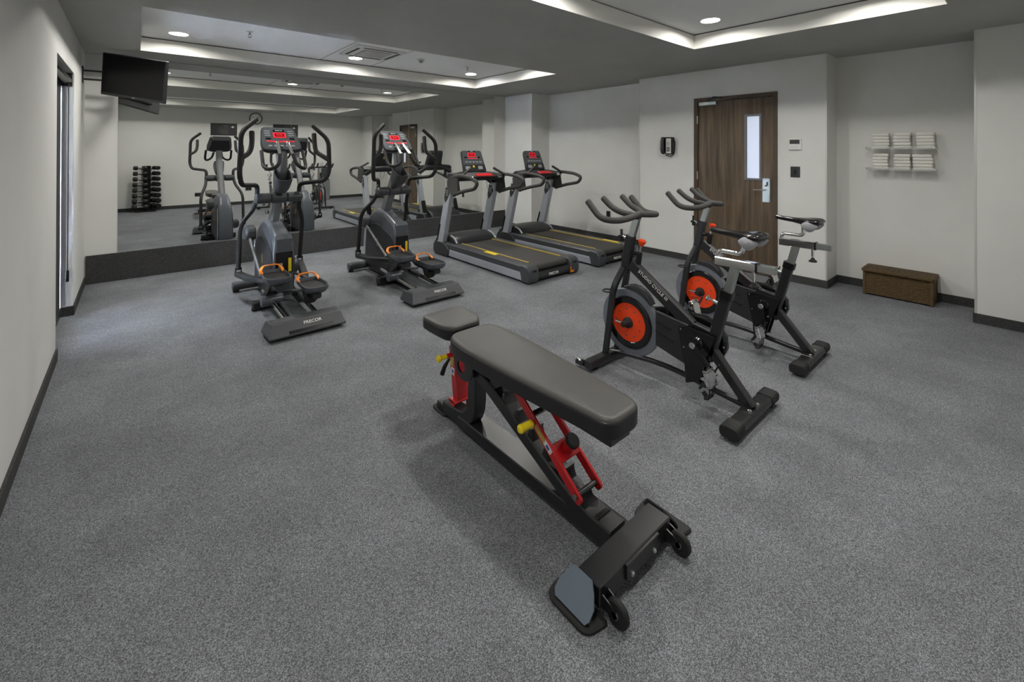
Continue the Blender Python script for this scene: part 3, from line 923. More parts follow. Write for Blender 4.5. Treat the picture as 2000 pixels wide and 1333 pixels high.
# ================================================================== ADJUSTABLE BENCH
def make_bench():
    xc, y0 = 1.37, 1.55
    t = thing('weight_bench', 'black and red adjustable weight bench with padded seat in the foreground', 'bench', (xc, y0, 0))
    O = (0, y0, 0)
    B = lambda: MB(O)
    # rear cross beam, end plates, rubber plates, wheels
    b = B(); b.span((-0.235, 0.895, 0.034), (0.190, 0.99, 0.104), 0.004); b.span((-0.1, 0.886, 0.045), (0.1, 0.897, 0.098), 0.002); beam = b.build('rear_beam', M['black'], t)
    for x in (-0.075, 0.06):
        b = B(); b.lathe([(0.009, 0), (0.009, 0.006), (0.005, 0.01), (0, 0.01)], (x, 0.886, 0.06), (0, -1, 0), 10); b.build('bolt', M['satin'], beam)
    for s in (-1, 1):
        xe = -0.235 if s < 0 else 0.190
        b = B()
        out = [(xe, 0.106), (xe + s * 0.06, 0.018)]
        def P(y, k, off):
            x = out[0][0] + (out[1][0] - out[0][0]) * k
            z = out[0][1] + (out[1][1] - out[0][1]) * k
            return (x + s * off * 0.8, y, z + off * 0.6)
        prof = [(0, 0.925, 1.0), (0.25, 0.905, 1.015), (0.55, 0.89, 1.035), (0.85, 0.893, 1.04), (1.0, 0.905, 1.03)]
        rings = []
        for k, ya, yb in prof:
            rings.append([P(ya, k, 0), P(yb, k, 0), P(yb, k, 0.006), P(ya, k, 0.006)])
        b.loft(rings); b.build('end_plate', M['endplate_sheen'] if s < 0 else M['black'], t)
        b = B()
        xa, xb = (xe - 0.078, xe + 0.012) if s < 0 else (xe - 0.005, xe + 0.118)
        b.prism(round2([(xa, 0.885), (xb, 0.865), (xb, 1.075), (xa, 1.065)], [0.035, 0.02, 0.02, 0.04]), 'z', 0.0, 0.016, 0.005)
        b.build('rubber_foot', M['rubber'], t)
        xw = -0.205 if s < 0 else 0.178
        b = B(); b.lathe([(0.014, -0.011), (0.036, -0.011), (0.041, -0.006), (0.041, 0.006), (0.036, 0.011), (0.014, 0.011)], (xw, 0.848, 0.041), (1, 0, 0), 24); wl = b.build('transport_wheel', M['rubber'], t)
        b = B(); b.cyl((xw - 0.017, 0.848, 0.041), (xw + 0.017, 0.848, 0.041), 0.011); b.build('wheel_hub', M['silver2'], wl)
        b = B()
        for q in (-0.017, 0.013):
            b.prism([(0.9, 0.03), (0.9, 0.075), (0.848, 0.058), (0.838, 0.041), (0.848, 0.03)], 'x', xw + q, xw + q + 0.004)
        b.build('wheel_bracket', M['black'], wl)
    # floor rail and sloping ladder beam
    b = B(); b.bar([(0.018, 2.0, 0.045), (0.018, 1.93, 0.045), (0.018, 0.985, 0.055)], 0.122, 0.055, (1, 0, 0), r=0.004); b.build('floor_rail', M['black'], t)
    b = B(); b.bar([(0, 1.905, 0.37), (0, 1.79, 0.352), (0, 1.16, 0.082), (0, 1.0, 0.075)], 0.092, 0.06, (1, 0, 0), 0.08); lad = b.build('ladder_beam', M['black'], t)
    for k in range(8):
        y = 1.72 - k * 0.092
        z = 0.352 - (1.79 - y) * 0.4286 + 0.03
        b = B(); b.prism([(y + 0.012, z - 0.012), (y + 0.002, z + 0.035), (y - 0.018, z + 0.038), (y - 0.016, z + 0.022), (y - 0.03, z - 0.012)], 'x', -0.038, 0.038, 0.002)
        b.build('ladder_notch', M['black'], lad)
    # curved front post running into the front foot
    b = B(); b.bar([(0, 1.885, 0.385), (0, 1.885, 0.07), (0, 2.16, 0.045)], 0.075, 0.072, (1, 0, 0), 0.14); b.build('front_post', M['black'], t)
    b = B(); b.span((-0.03, 2.14, 0.012), (0.05, 2.24, 0.05), 0.004); b.build('front_beam', M['black'], t)
    b = B(); b.prism(round2([(-0.045, 2.13), (0.07, 2.13), (0.07, 2.275), (-0.045, 2.275)], 0.03), 'z', 0, 0.014, 0.004); b.build('rubber_foot', M['rubber'], t)
    SX, SY = .03, -.03
    B = lambda: MB((-SX, y0 - SY, 0))
    # seat post
    b = B(); b.bar([(0, 2.108, 0.112), (0, 2.152, 0.392)], 0.075, 0.058, (1, 0, 0)); post = b.build('seat_post', M['red'], t)
    b = B(); b.bar([(0, 2.15, 0.37), (0, 2.163, 0.47)], 0.05, 0.038, (1, 0, 0)); b.build('inner_post', M['chrome'], post)
    b = B(); b.span((-0.06, 2.075, 0.105), (0.06, 2.145, 0.117), 0.003)
    for x in (-0.06, 0.05):
        b.prism(round2([(2.085, 0.115), (2.135, 0.115), (2.13, 0.03), (2.095, 0.03)], [0, 0, 0.016, 0.016]), 'x', x, x + 0.010, 0.001)
    b.build('fork_bracket', M['red'], post)
    b = B(); b.cyl((-0.036, 2.148, 0.35), (-0.075, 2.148, 0.35), 0.012); b.build('pin_sleeve', M['red'], post)
    b = B(); b.lathe([(0.0125, 0), (0.012, 0.03), (0.016, 0.036), (0.0195, 0.046), (0.017, 0.056), (0, 0.058)], (-0.073, 2.148, 0.35), (-1, 0, 0), 16); b.build('pull_pin', M['yellow'], post)
    b = B(); b.tube([(-0.03, 2.185, 0.31), (-0.045, 2.21, 0.26), (-0.052, 2.225, 0.215)], [0.007, 0.012, 0.014], 10, round_end=True); b.build('lever', M['rubber'], post)
    b = B(); b.box((-0.0385, 2.143, 0.315), (0.0015, 0.03, 0.05), (0.15, 0, 0)); stk = b.build('warning_label', M['gold'], post)
    b = B(); b.box((-0.0385, 2.134, 0.262), (0.0015, 0.03, 0.04), (0.15, 0, 0)); b.build('emblem_label', M['white'], post)
    b = B(); b.box((-0.0395, 2.134, 0.262), (0.0015, 0.014, 0.02), (0.15, 0, 0)); b.build('emblem_print', M['blue'], stk)
    # cushions
    out = round2([(-0.085, 2.055), (0.085, 2.055), (0.125, 2.11), (0.135, 2.33), (-0.135, 2.33), (-0.125, 2.11)], [.03, .03, .05, .05, .05, .05])
    b = B(); b.pad(out, 0.482, 0.543, 0.013, 0.002); sp = b.build('seat_pad', M['vinyl'], t, 60)
    b = B(); b.pad(inset(out, -0.0015), 0.474, 0.529, 0.010); b2 = b.build('seat_dark_side', M['vinyl_side'], sp)
    b = B(); b.prism(inset(out, 0.02), 'z', 0.455, 0.478, 0.006); b.build('seat_board', M['black'], sp)
    B = lambda: MB(O)
    out = round2([(-0.098, 0.955), (0.098, 0.955), (0.112, 1.10), (0.15, 1.50), (0.158, 1.82), (0.135, 1.965), (-0.135, 1.965), (-0.158, 1.82), (-0.15, 1.50), (-0.112, 1.10)], [.065, .065, .1, .2, .12, .09, .09, .12, .2, .1], 6)
    b = B(); b.pad(out, 0.478, 0.547, 0.02, 0.003); bp = b.build('back_pad', M['vinyl'], t, 60)
    b = B(); b.pad([(x * 1.012, (y - 1.46) * 1.003 + 1.46) for x, y in out], 0.466, 0.531, 0.010); b.build('pad_dark_side', M['vinyl_side'], bp)
    b = B(); b.sweep([(x * 1.006, y, 0.529) for x, y in inset(out, 0.003)], [(0.0042, 0), (0, 0.0042), (-0.0042, 0), (0, -0.0042)], (0, 0, 1), True); b.build('piping', M['vinyl_side'], bp)
    b = B(); b.span((-0.06, 0.985, 0.425), (0.06, 1.90, 0.468), 0.004); b.build('pad_frame', M['black'], bp)
    # hinge plates with a round hole
    for x in (-0.075, 0.065):
        b = B()
        n = 28
        o_, i_ = [], []
        for k in range(n):
            a = 2 * PI * k / n
            ry = 1.905 + 0.085 * math.cos(a)
            rz = 0.40 + (0.09 if math.sin(a) < 0 else 0.062) * math.sin(a)
            o_.append((ry, rz)); i_.append((1.925 + 0.034 * math.cos(a), 0.378 + 0.034 * math.sin(a)))
        rings = [[(x, p[0], p[1]) for p in i_], [(x, p[0], p[1]) for p in o_], [(x + 0.01, p[0], p[1]) for p in o_], [(x + 0.01, p[0], p[1]) for p in i_]]
        b.loft(rings, closed=True); b.build('hinge_plate', M['black'], t)
    # red adjusting link
    lk = [(1.525, 0.438), (1.135, 0.150)]
    d = Vector((0, lk[1][0] - lk[0][0], lk[1][1] - lk[0][1])).normalized()
    nrm = Vector((0, -d.z, d.y)); nrm = nrm if nrm.z > 0 else -nrm
    def L(x, k, h):
        return Vector((x, lk[0][0] + (lk[1][0] - lk[0][0]) * k, lk[0][1] + (lk[1][1] - lk[0][1]) * k)) + nrm * h
    pts2 = round2([(L(0, -0.03, -0.02).y, L(0, -0.03, -0.02).z), (L(0, -0.03, 0.02).y, L(0, -0.03, 0.02).z), (L(0, 1.03, 0.02).y, L(0, 1.03, 0.02).z), (L(0, 1.03, -0.02).y, L(0, 1.03, -0.02).z)], 0.018)
    for x in (-0.066, 0.054):
        b = B(); b.prism(pts2, 'x', x, x + 0.012, 0.002); bar = b.build('link_arm', M['red'], t)
        if x < 0:
            R = Matrix((Vector((1, 0, 0)), d, nrm)).transposed()
            b = B(); b.box(L(-0.0668, 0.46, 0.002), (0.0015, 0.07, 0.022), R); b.build('warning_label', M['gold'], bar)
            b = B(); b.box(L(-0.0668, 0.58, 0.002), (0.0015, 0.05, 0.024), R); b.build('emblem_label', M['white'], bar)
            b = B(); b.box(L(-0.0678, 0.58, 0.002), (0.0015, 0.02, 0.014), R); b.build('emblem_print', M['blue'], bar)
            b = B(); b.cyl(L(-0.067, 0.97, 0), L(-0.073, 0.97, 0), 0.011, 6); b.build('bolt', M['silver2'], bar)
    b = B(); b.box(L(0, 0.3, 0.0), (0.11, 0.02, 0.02), Matrix((Vector((1, 0, 0)), d, nrm)).transposed()); b.build('link_crossbar', M['black'], t)
    R = Matrix((Vector((1, 0, 0)), d, nrm)).transposed()
    b = B(); b.box(L(0, 0.66, 0.012), (0.108, 0.075, 0.012), R, 0.002); b.build('link_plate', M['red'], t)
    b = B(); b.cyl(L(0.012, 0.655, 0.016), L(0.012, 0.655, 0.055), 0.028, 20, 0.003); cy = b.build('plunger', M['red'], t)
    b = B(); b.lathe([(0.026, 0), (0.031, 0.003), (0.031, 0.014), (0.026, 0.019), (0, 0.019)], L(0.012, 0.655, 0.054), nrm, 20); b.build('plunger_cap', M['rubber'], cy)
    b = B(); b.cyl((-0.068, L(0, 0.97, 0).y, L(0, 0.97, 0).z), (0.068, L(0, 0.97, 0).y, L(0, 0.97, 0).z), 0.011); b.build('lock_rod', M['black'], t)
    p = L(-0.066, 0.36, 0.004)
    b = B(); b.tube([p, p + Vector((-0.012, 0, 0))], 0.009); hs = b.build('handle_stub', M['red'], t)
    b = B(); b.lathe([(0.013, 0), (0.0155, 0.004), (0.0165, 0.05), (0.0185, 0.062), (0.017, 0.07), (0.01, 0.075), (0, 0.075)], p + Vector((-0.01, 0, 0)), (-1, 0, 0), 16); b.build('handle_grip', M['yellow'], hs)
    return t
make_bench()

# ================================================================== STUDIO CYCLES
def make_bike(xc, label, dh, db, dpy, dpz):
    """dh: saddle height change, db: handlebar height change"""
    y0 = 1.45
    t = thing('exercise_bike', label, 'exercise bike', (xc, y0, 0), 'two studio exercise bikes')
    O = (0, y0, 0)
    B = lambda: MB(O)
    # feet
    def foot(y, zc, dz):
        b = B(); b.sweep([(-0.272, y, zc), (0.272, y, zc)], rrect(0.085, dz, 0.022, 4), (0, 1, 0)); f = b.build('rear_foot' if y < 1.4 else 'front_foot', M['black'], t)
        return f
    f = foot(1.012, 0.05, 0.052)
    for s in (-1, 1):
        b = B(); b.sweep([(s * 0.19, 1.012, 0.05), (s * 0.287, 1.012, 0.05)], rrect(0.092, 0.058, 0.024, 4), (0, 1, 0))
        for k in range(4):
            b.sweep([(s * (0.198 + k * 0.024), 1.012, 0.05), (s * (0.206 + k * 0.024), 1.012, 0.05)], rrect(0.0935, 0.0595, 0.0245, 4), (0, 1, 0))
        b.build('end_cap', M['rubber'], f)
        b = B(); b.cyl((s * 0.23, 1.012, 0), (s * 0.23, 1.012, 0.025), 0.03); b.build('levelling_foot', M['rubber'], f)
    b = B(); b.span((-0.075, 0.975, 0.072), (0.075, 1.05, 0.0785), 0.002); b.build('foot_plate', M['black'], f)
    for x in (-0.05, 0.05):
        b = B(); b.lathe([(0.012, 0), (0.011, 0.006), (0.006, 0.011), (0, 0.012)], (x, 1.0, 0.078), (0, 0, 1), 12); b.build('bolt', M['chrome'], f)
    f = foot(1.955, 0.047, 0.045)
    for s in (-1, 1):
        b = B(); b.lathe([(0.008, -0.012), (0.026, -0.012), (0.029, -0.006), (0.029, 0.006), (0.026, 0.012), (0.008, 0.012)], (s * 0.262, 2.035, 0.036), (1, 0, 0), 18); w_ = b.build('transport_wheel', M['satin'], f)
        b = B(); b.cyl((s * 0.262 - 0.015, 2.035, 0.036), (s * 0.262 + 0.015, 2.035, 0.036), 0.012); b.build('wheel_hub', M['chrome'], w_)
        b = B(); b.span((s * 0.262 - 0.02, 1.985, 0.03), (s * 0.262 - 0.014, 2.05, 0.055)); b.span((s * 0.262 + 0.014, 1.985, 0.03), (s * 0.262 + 0.02, 2.05, 0.055)); b.build('wheel_bracket', M['black'], w_)
        b = B(); b.cyl((s * 0.2, 1.955, 0), (s * 0.2, 1.955, 0.026), 0.025); b.build('levelling_foot', M['rubber'], f)
    # frame
    b = B()
    b.bar([(0, 1.79, 0.722), (0, 1.355, 0.425)], 0.046, 0.085, (1, 0, 0), r=0.012)
    b.bar([(0, 1.38, 0.445), (0, 1.19, 0.415)], 0.044, 0.03, (1, 0, 0))
    b.bar([(0, 1.145, 0.668), (0, 1.25, 0.262)], 0.05, 0.062, (1, 0, 0), r=0.008)
    b.bar([(0, 1.262, 0.36), (0, 1.012, 0.075)], 0.05, 0.058, (1, 0, 0), r=0.008)
    frame = b.build('main_frame', M['black'], t)
    b = B(); b.bar([(0, 1.139, 0.69), (0, 1.15, 0.645)], 0.06, 0.073, (1, 0, 0), r=0.01); b.build('seat_tube_collar', M['gloss'], frame)
    dd = Vector((0, -0.435, -0.297)).normalized()
    c_ = Vector((-0.0236, 1.612 - y0, 0.618))
    text('lettering', 'STUDIO CYCLE III', 0.0305, M['print'], frame, c_, dd, (-1, 0, 0), 0.0006, 0.0, 1.06)
    b = B(); b.prism([(1.42, 0.41), (1.345, 0.43), (1.19, 0.415), (1.245, 0.27), (1.285, 0.125), (1.37, 0.085), (1.378, 0.19)], 'x', -0.05, -0.035, 0.003); b.build('gusset_plate', M['gloss'], frame)
    b = B(); b.prism([(1.42, 0.41), (1.345, 0.43), (1.19, 0.415), (1.245, 0.27), (1.285, 0.125), (1.37, 0.085), (1.378, 0.19)], 'x', 0.03, 0.045, 0.003); b.build('gusset_plate', M['gloss'], frame)
    b = B()
    for p in ((1.40, 0.405), (1.27, 0.27), (1.38, 0.30), (1.25, 0.16)):
        b.lathe([(0.006, 0), (0.005, 0.003), (0, 0.004)], (-0.05, p[0], p[1]), (-1, 0, 0), 8)
    b.build('rivets', M['chrome'], frame)
    b = B(); b.tube([(0, 1.955, 0.062), (0, 1.84, 0.085), (0, 1.60, 0.115), (0, 1.40, 0.11), (0, 1.2, 0.085), (0, 1.03, 0.07)], 0.0165, 12, 0.1); b.build('floor_brace', M['black'], frame)
    # head tube, fork
    b = B(); b.bar([(0, 1.794, 0.912), (0, 1.838, 0.672)], 0.056, 0.062, (1, 0, 0), r=0.01); hd = b.build('head_tube', M['black'], t)
    b = B()
    for s in (-1, 1):
        pts = [(s * 0.02, 1.838, 0.69), (s * 0.06, 1.875, 0.585), (s * 0.068, 1.90, 0.50)]
        b.sweep(fillet(pts, 0.06), rrect(0.042, 0.03, 0.008, 2), (0, 1, 0))
        b.bar([(s * 0.068, 1.895, 0.515), (s * 0.068, 1.96, 0.055)], 0.026, 0.046, (1, 0, 0))
    fk = b.build('fork', M['black'], t)
    b = B(); b.tube([(-0.085 + 0.034 * math.cos(a), 1.925 + 0.034 * math.sin(a), 0.52) for a in [2 * PI * k / 18 for k in range(18)]], 0.006, 8, closed=True); b.build('strap_ring', M['rubber'], fk)
    # flywheel
    fc = (1.80, 0.318)
    b = B(); b.lathe([(0.13, -0.012), (0.222, -0.012), (0.227, -0.008), (0.227, 0.016), (0.222, 0.02), (0.13, 0.02)], (0, fc[0], fc[1]), (1, 0, 0), 64); fly = b.build('flywheel', M['grey_ring'], t)
    b = B(); b.lathe([(0.125, -0.012), (0.135, -0.024), (0.168, -0.026), (0.176, -0.02), (0.177, -0.011)], (0, fc[0], fc[1]), (1, 0, 0), 64); b.lathe([(0.125, 0.02), (0.135, 0.032), (0.168, 0.034), (0.176, 0.028), (0.177, 0.019)], (0, fc[0], fc[1]), (1, 0, 0), 64); b.build('flywheel_band', M['gloss'], fly)
    b = B(); b.lathe([(0.0, -0.022), (0.06, -0.021), (0.132, -0.0175), (0.139, -0.0215), (0.14, -0.012)], (0, fc[0], fc[1]), (1, 0, 0), 64); b.lathe([(0.14, 0.02), (0.13, 0.027), (0.0, 0.03)], (0, fc[0], fc[1]), (1, 0, 0), 64); b.build('flywheel_disc', M['orange'], fly, 40)
    b = B()
    for k in range(9):
        a = 2 * PI * k / 9
        b.cyl((-0.0225, fc[0] + 0.095 * math.cos(a), fc[1] + 0.095 * math.sin(a)), (-0.017, fc[0] + 0.095 * math.cos(a), fc[1] + 0.095 * math.sin(a)), 0.0055, 10)
    b.build('disc_holes', M['panel'], fly)
    b = B(); b.lathe([(0.038, -0.018), (0.036, -0.035), (0.022, -0.042), (0.018, -0.085), (0, -0.086)], (0, fc[0], fc[1]), (1, 0, 0), 20); b.build('hub', M['rubber'], fly)
    b = B(); b.lathe([(0.034, 0.02), (0.02, 0.04), (0.018, 0.085), (0, 0.086)], (0, fc[0], fc[1]), (1, 0, 0), 20); b.build('hub', M['rubber'], fly)
    b = B(); b.cyl((-0.062, fc[0] + 0.012, fc[1] + 0.004), (-0.062, fc[0] + 0.075, fc[1] + 0.004), 0.0085, 12, 0.002); b.build('axle_bolt', M['chrome'], fly)
    # sweat guard above the wheel
    b = B()
    rings = []
    for k in range(13):
        a = math.radians(98 - k * 4.6)
        h = 0.034 * math.sin(PI * (k + 1.0) / 14) + 0.004
        def at(r_, x):
            return (x, fc[0] - r_ * math.cos(a), fc[1] + r_ * math.sin(a))
        rings.append([at(0.234, -0.026), at(0.234 + h * .7, -0.026), at(0.234 + h, -0.018), at(0.234 + h, 0.022), at(0.234 + h * .7, 0.03), at(0.234, 0.03)])
    b.loft(rings); b.build('sweat_guard', M['plastic2'], t, 40)
    # belt guard
    hull = [(1.80, 0.40), (1.595, 0.462), (1.38, 0.475), (1.30, 0.478), (1.225, 0.45), (1.178, 0.39), (1.172, 0.32), (1.20, 0.255), (1.25, 0.22), (1.33, 0.205), (1.595, 0.232), (1.80, 0.26)]
    b = B(); b.prism(hull, 'x', 0.055, 0.105, 0.012); gd = b.build('belt_guard', M['gloss'], t)
    b = B(); b.prism([(1.585, 0.46), (1.36, 0.435), (1.36, 0.182), (1.585, 0.238)], 'x', -0.034, -0.012, 0.004); b.build('side_panel', M['plastic2'], gd)
    b = B(); b.bar([(-0.036, 1.58, 0.335), (-0.036, 1.46, 0.30)], 0.006, 0.012, (1, 0, 0)); b.bar([(-0.036, 1.58, 0.395), (-0.036, 1.47, 0.372)], 0.006, 0.008, (1, 0, 0)); b.build('panel_ribs', M['gloss'], gd)
    for p in ((1.19, 0.33), (1.26, 0.235)):
        b = B(); b.lathe([(0.008, 0), (0.006, 0.004), (0, 0.005)], (0.055, p[0], p[1]), (-1, 0, 0), 10); b.build('screw', M['chrome'], gd)
    # cranks and pedals
    cc = (1.30, 0.35)
    b = B(); b.lathe([(0.036, -0.036), (0.038, -0.05), (0.03, -0.062), (0.014, -0.065), (0.014, -0.1), (0, -0.1)], (0, cc[0], cc[1]), (1, 0, 0), 24); b.build('crank_hub', M['gloss'], t)
    b = B(); b.cyl((-0.03, cc[0], cc[1]), (0.13, cc[0], cc[1]), 0.0139); b.build('crank_axle', M['gloss'], t)
    for s in (-1, 1):
        dy, dz = dpy, dpz
        if s > 0:
            dy, dz = -dy, -dz
        xa = -0.098 if s < 0 else 0.128
        pe = (cc[0] + dy, cc[1] + dz)
        b = B(); b.bar([(xa, cc[0], cc[1]), (xa, pe[0], pe[1])], 0.018, 0.03, (1, 0, 0), r=0.006); cr = b.build('crank_arm', M['gloss'], t)
        b = B(); b.cyl((xa - 0.012, cc[0], cc[1]), (xa + 0.012, cc[0], cc[1]), 0.019, 14, 0.003); b.build('crank_cap', M['chrome'], cr)
        b = B(); b.cyl((xa - 0.012, pe[0], pe[1]), (xa + 0.012, pe[0], pe[1]), 0.014, 12); b.build('crank_cap', M['chrome'], cr)
        tl = math.radians(-105)
        R = Euler((tl, 0, 0)).to_matrix()
        pc = Vector((xa + s * 0.055, pe[0], pe[1]))
        b = B(); b.box(pc, (0.085, 0.08, 0.03), R, 0.006); b.box(pc + R @ Vector((0, 0.042, 0)), (0.085, 0.012, 0.026), R, 0.003); b.box(pc + R @ Vector((0, -0.042, 0)), (0.085, 0.012, 0.026), R, 0.003); b.cyl(pc - Vector((0.05, 0, 0)), pc + Vector((0.05, 0, 0)), 0.012); pd = b.build('pedal', M['chrome'], t)
        b = B()
        for x in (-0.03, 0, 0.03):
            b.bar([pc + R @ Vector((x, 0.05, 0.0)), pc + R @ Vector((x, 0.095, 0.012)), pc + R @ Vector((x * 0.6, 0.118, 0.04)), pc + R @ Vector((x * 0.4, 0.08, 0.062))], 0.012, 0.004, (1, 0, 0), 0.02, 0.001)
        b.box(pc + R @ Vector((0, 0.105, 0.035)), (0.07, 0.012, 0.03), R, 0.004)
        b.build('toe_cage', M['rubber'], pd)
        b = B(); b.tube([pc + R @ Vector((-0.045, 0.0, 0.005)), pc + R @ Vector((-0.03, 0.06, 0.07)), pc + R @ Vector((0.03, 0.06, 0.07)), pc + R @ Vector((0.045, 0.0, 0.005)), pc + R @ Vector((0.04, -0.06, -0.05))], 0.005, 6, 0.03); b.build('pedal_strap', M['rubber'], pd)
    # seat post, slider, saddle
    zs = 0.857 + dh
    top = (1.097 + dh * -0.24, zs - 0.02)
    b = B(); b.bar([(0, top[0], top[1]), (0, 1.142, 0.655)], 0.038, 0.046, (1, 0, 0), r=0.004); sp = b.build('seat_post', M['satin'], t)
    b = B(); b.bar([(0, 1.205, zs), (0, 0.975, zs)], 0.046, 0.05, (1, 0, 0), r=0.004); sl = b.build('seat_slider', M['chrome'], t)
    b = B(); b.bar([(0, 0.99, zs), (0, 0.885, zs)], 0.038, 0.042, (1, 0, 0), r=0.003); b.build('slider_bar', M['satin'], sl)
    b = B(); b.bar([(0, 0.983, zs), (0, 0.974, zs)], 0.051, 0.055, (1, 0, 0), r=0.004); b.build('slider_collar', M['gloss'], sl)
    b = B(); b.cyl((0, 0.998, zs - 0.02), (0, 0.998, zs - 0.075), 0.0095); b.cyl((0, 0.998, zs - 0.075), (0, 0.998, zs - 0.09), 0.006); b.build('clamp_bolt', M['chrome'], sl)
    b = B(); b.lathe([(0.008, 0.0), (0.014, -0.012), (0.026, -0.022), (0.026, -0.03), (0, -0.032)], (0, 0.998, zs - 0.085), (0, 0, 1), 6); b.build('clamp_knob', M['rubber'], sl)
    b = B(); b.tube([(0, 1.194, zs), (0, 1.194, zs + 0.062), (0, 1.055, zs + 0.058), (0, 1.055, zs + 0.135)], 0.0125, 12, 0.035); b.build('saddle_stem', M['chrome'], sl)
    zt = zs + 0.175
    st = [(1.236, .012, -.012, .012), (1.225, .02, -.016, .018), (1.18, .024, -.024, .012), (1.12, .032, -.03, .01), (1.07, .052, -.04, .012), (1.03, .085, -.052, .016), (0.99, .098, -.052, .02), (0.955, .092, -.04, .018), (0.938, .07, -.018, .008)]
    rings = []
    for y, w_, zl, zh in st:
        ring = []
        for k in range(20):
            a = 2 * PI * k / 20
            x = w_ * math.cos(a)
            z = (zh * math.sin(a) if math.sin(a) > 0 else -zl * math.sin(a) * (0.55 + 0.45 * abs(math.cos(a)) ** .5))
            if y < 1.0 and abs(x) < 0.02 and math.sin(a) > 0:
                z -= 0.006
            ring.append((x, y, zt + z * (1 if math.sin(a) > 0 else 1)))
        rings.append(ring)
    b = B(); b.loft(rings); sd = b.build('saddle', M['gloss'], t, 60)
    for s in (-1, 1):
        b = B()
        rings = []
        for k in range(9):
            f_ = k / 8
            r_ = math.sin(PI * (0.04 + 0.92 * f_))
            y = 1.05 - f_ * 0.1
            rings.append([(s * (0.074 + 0.032 * r_ * math.cos(a)), y, zt - 0.032 + (0.042 * r_) * math.sin(a)) for a in [2 * PI * j / 12 for j in range(12)]])
        b.loft(rings); b.build('saddle_bumper', M['panel_light'], sd, 60)
    # handlebar post and clamps
    zb = 1.05 + db
    b = B(); b.bar([(0, 1.742 - db * 0.2, zb), (0, 1.79, 0.90)], 0.032, 0.045, (1, 0, 0), r=0.003); b.build('handlebar_post', M['satin'], t)
    b = B()
    b.tube([(0, 1.735, zb + 0.018), (-0.13, 1.715, zb + 0.005), (-0.245, 1.735, zb - 0.005), (-0.25, 1.86, zb - 0.005), (-0.25, 1.965, zb + 0.10)], 0.0215, 14, 0.07, round_end=True)
    b.tube([(0, 1.735, zb + 0.018), (0.13, 1.715, zb + 0.005), (0.245, 1.735, zb - 0.005), (0.25, 1.86, zb - 0.005), (0.25, 1.965, zb + 0.10)], 0.0215, 14, 0.07, round_end=True)
    for s in (-1, 1):
        b.tube([(s * 0.05, 1.73, zb + 0.014), (s * 0.1, 1.80, zb + 0.03), (s * 0.105, 1.87, zb + 0.055), (s * 0.11, 1.945, zb + 0.115)], 0.0205, 14, 0.05, round_end=True)
    b.build('handlebar', M['grip'], t, 60)
    b = B(); b.box((0, 1.745, zb - 0.004), (0.045, 0.05, 0.03), None, 0.008); b.build('bar_clamp', M['rubber'], t)
    b = B(); b.cyl((0, 1.82, 0.88), (0, 1.868, 0.905), 0.0075); kn = b.build('clamp_screw', M['chrome'], t)
    b = B(); b.tube([(0, 1.87, 0.87), (0, 1.872, 0.94)], [0.014, 0.008], 10, round_end=True); b.tube([(-0.03, 1.872, 0.9), (0.03, 1.872, 0.9)], 0.01, 8, round_end=True); b.build('clamp_lever', M['rubber'], kn)
    # resistance knob
    b = B(); b.cyl((0, 1.712, 0.865), (0, 1.728, 0.80), 0.0065); rs = b.build('resistance_rod', M['chrome'], t)
    b = B(); b.lathe([(0.010, -0.022), (0.014, -0.018), (0.027, 0.008), (0.025, 0.018), (0.014, 0.023), (0, 0.024)], (0, 1.708, 0.876), (0, -0.23, 1), 18); b.build('resistance_knob', M['orange'], rs, 50)
    b = B(); b.bar([(0, 1.725, 0.81), (0, 1.742, 0.70)], 0.034, 0.036, (1, 0, 0), r=0.01); b.span((-0.02, 1.73, 0.79), (0.02, 1.80, 0.815), 0.004); b.build('resistance_housing', M['gloss'], rs)
    b = B(); b.cyl((0, 1.18, 0.60), (0, 1.225, 0.612), 0.011); sn = b.build('seat_pin_sleeve', M['satin'], t)
    b = B(); b.cyl((0, 1.222, 0.612), (0, 1.25, 0.62), 0.005); b.lathe([(0.008, 0), (0.019, 0.006), (0.019, 0.014), (0.008, 0.02), (0, 0.02)], (0, 1.246, 0.619), (0, 1, 0.27), 7); b.build('seat_pin_knob', M['chrome'], sn)
    return t
make_bike(2.61, 'black exercise bike with an orange flywheel, nearer the bench', 0.0, 0.0, -.13, -.122)
make_bike(3.63, 'black exercise bike with an orange flywheel, farther one in front of the wooden door', -0.022, -0.004, -.012, -.172)

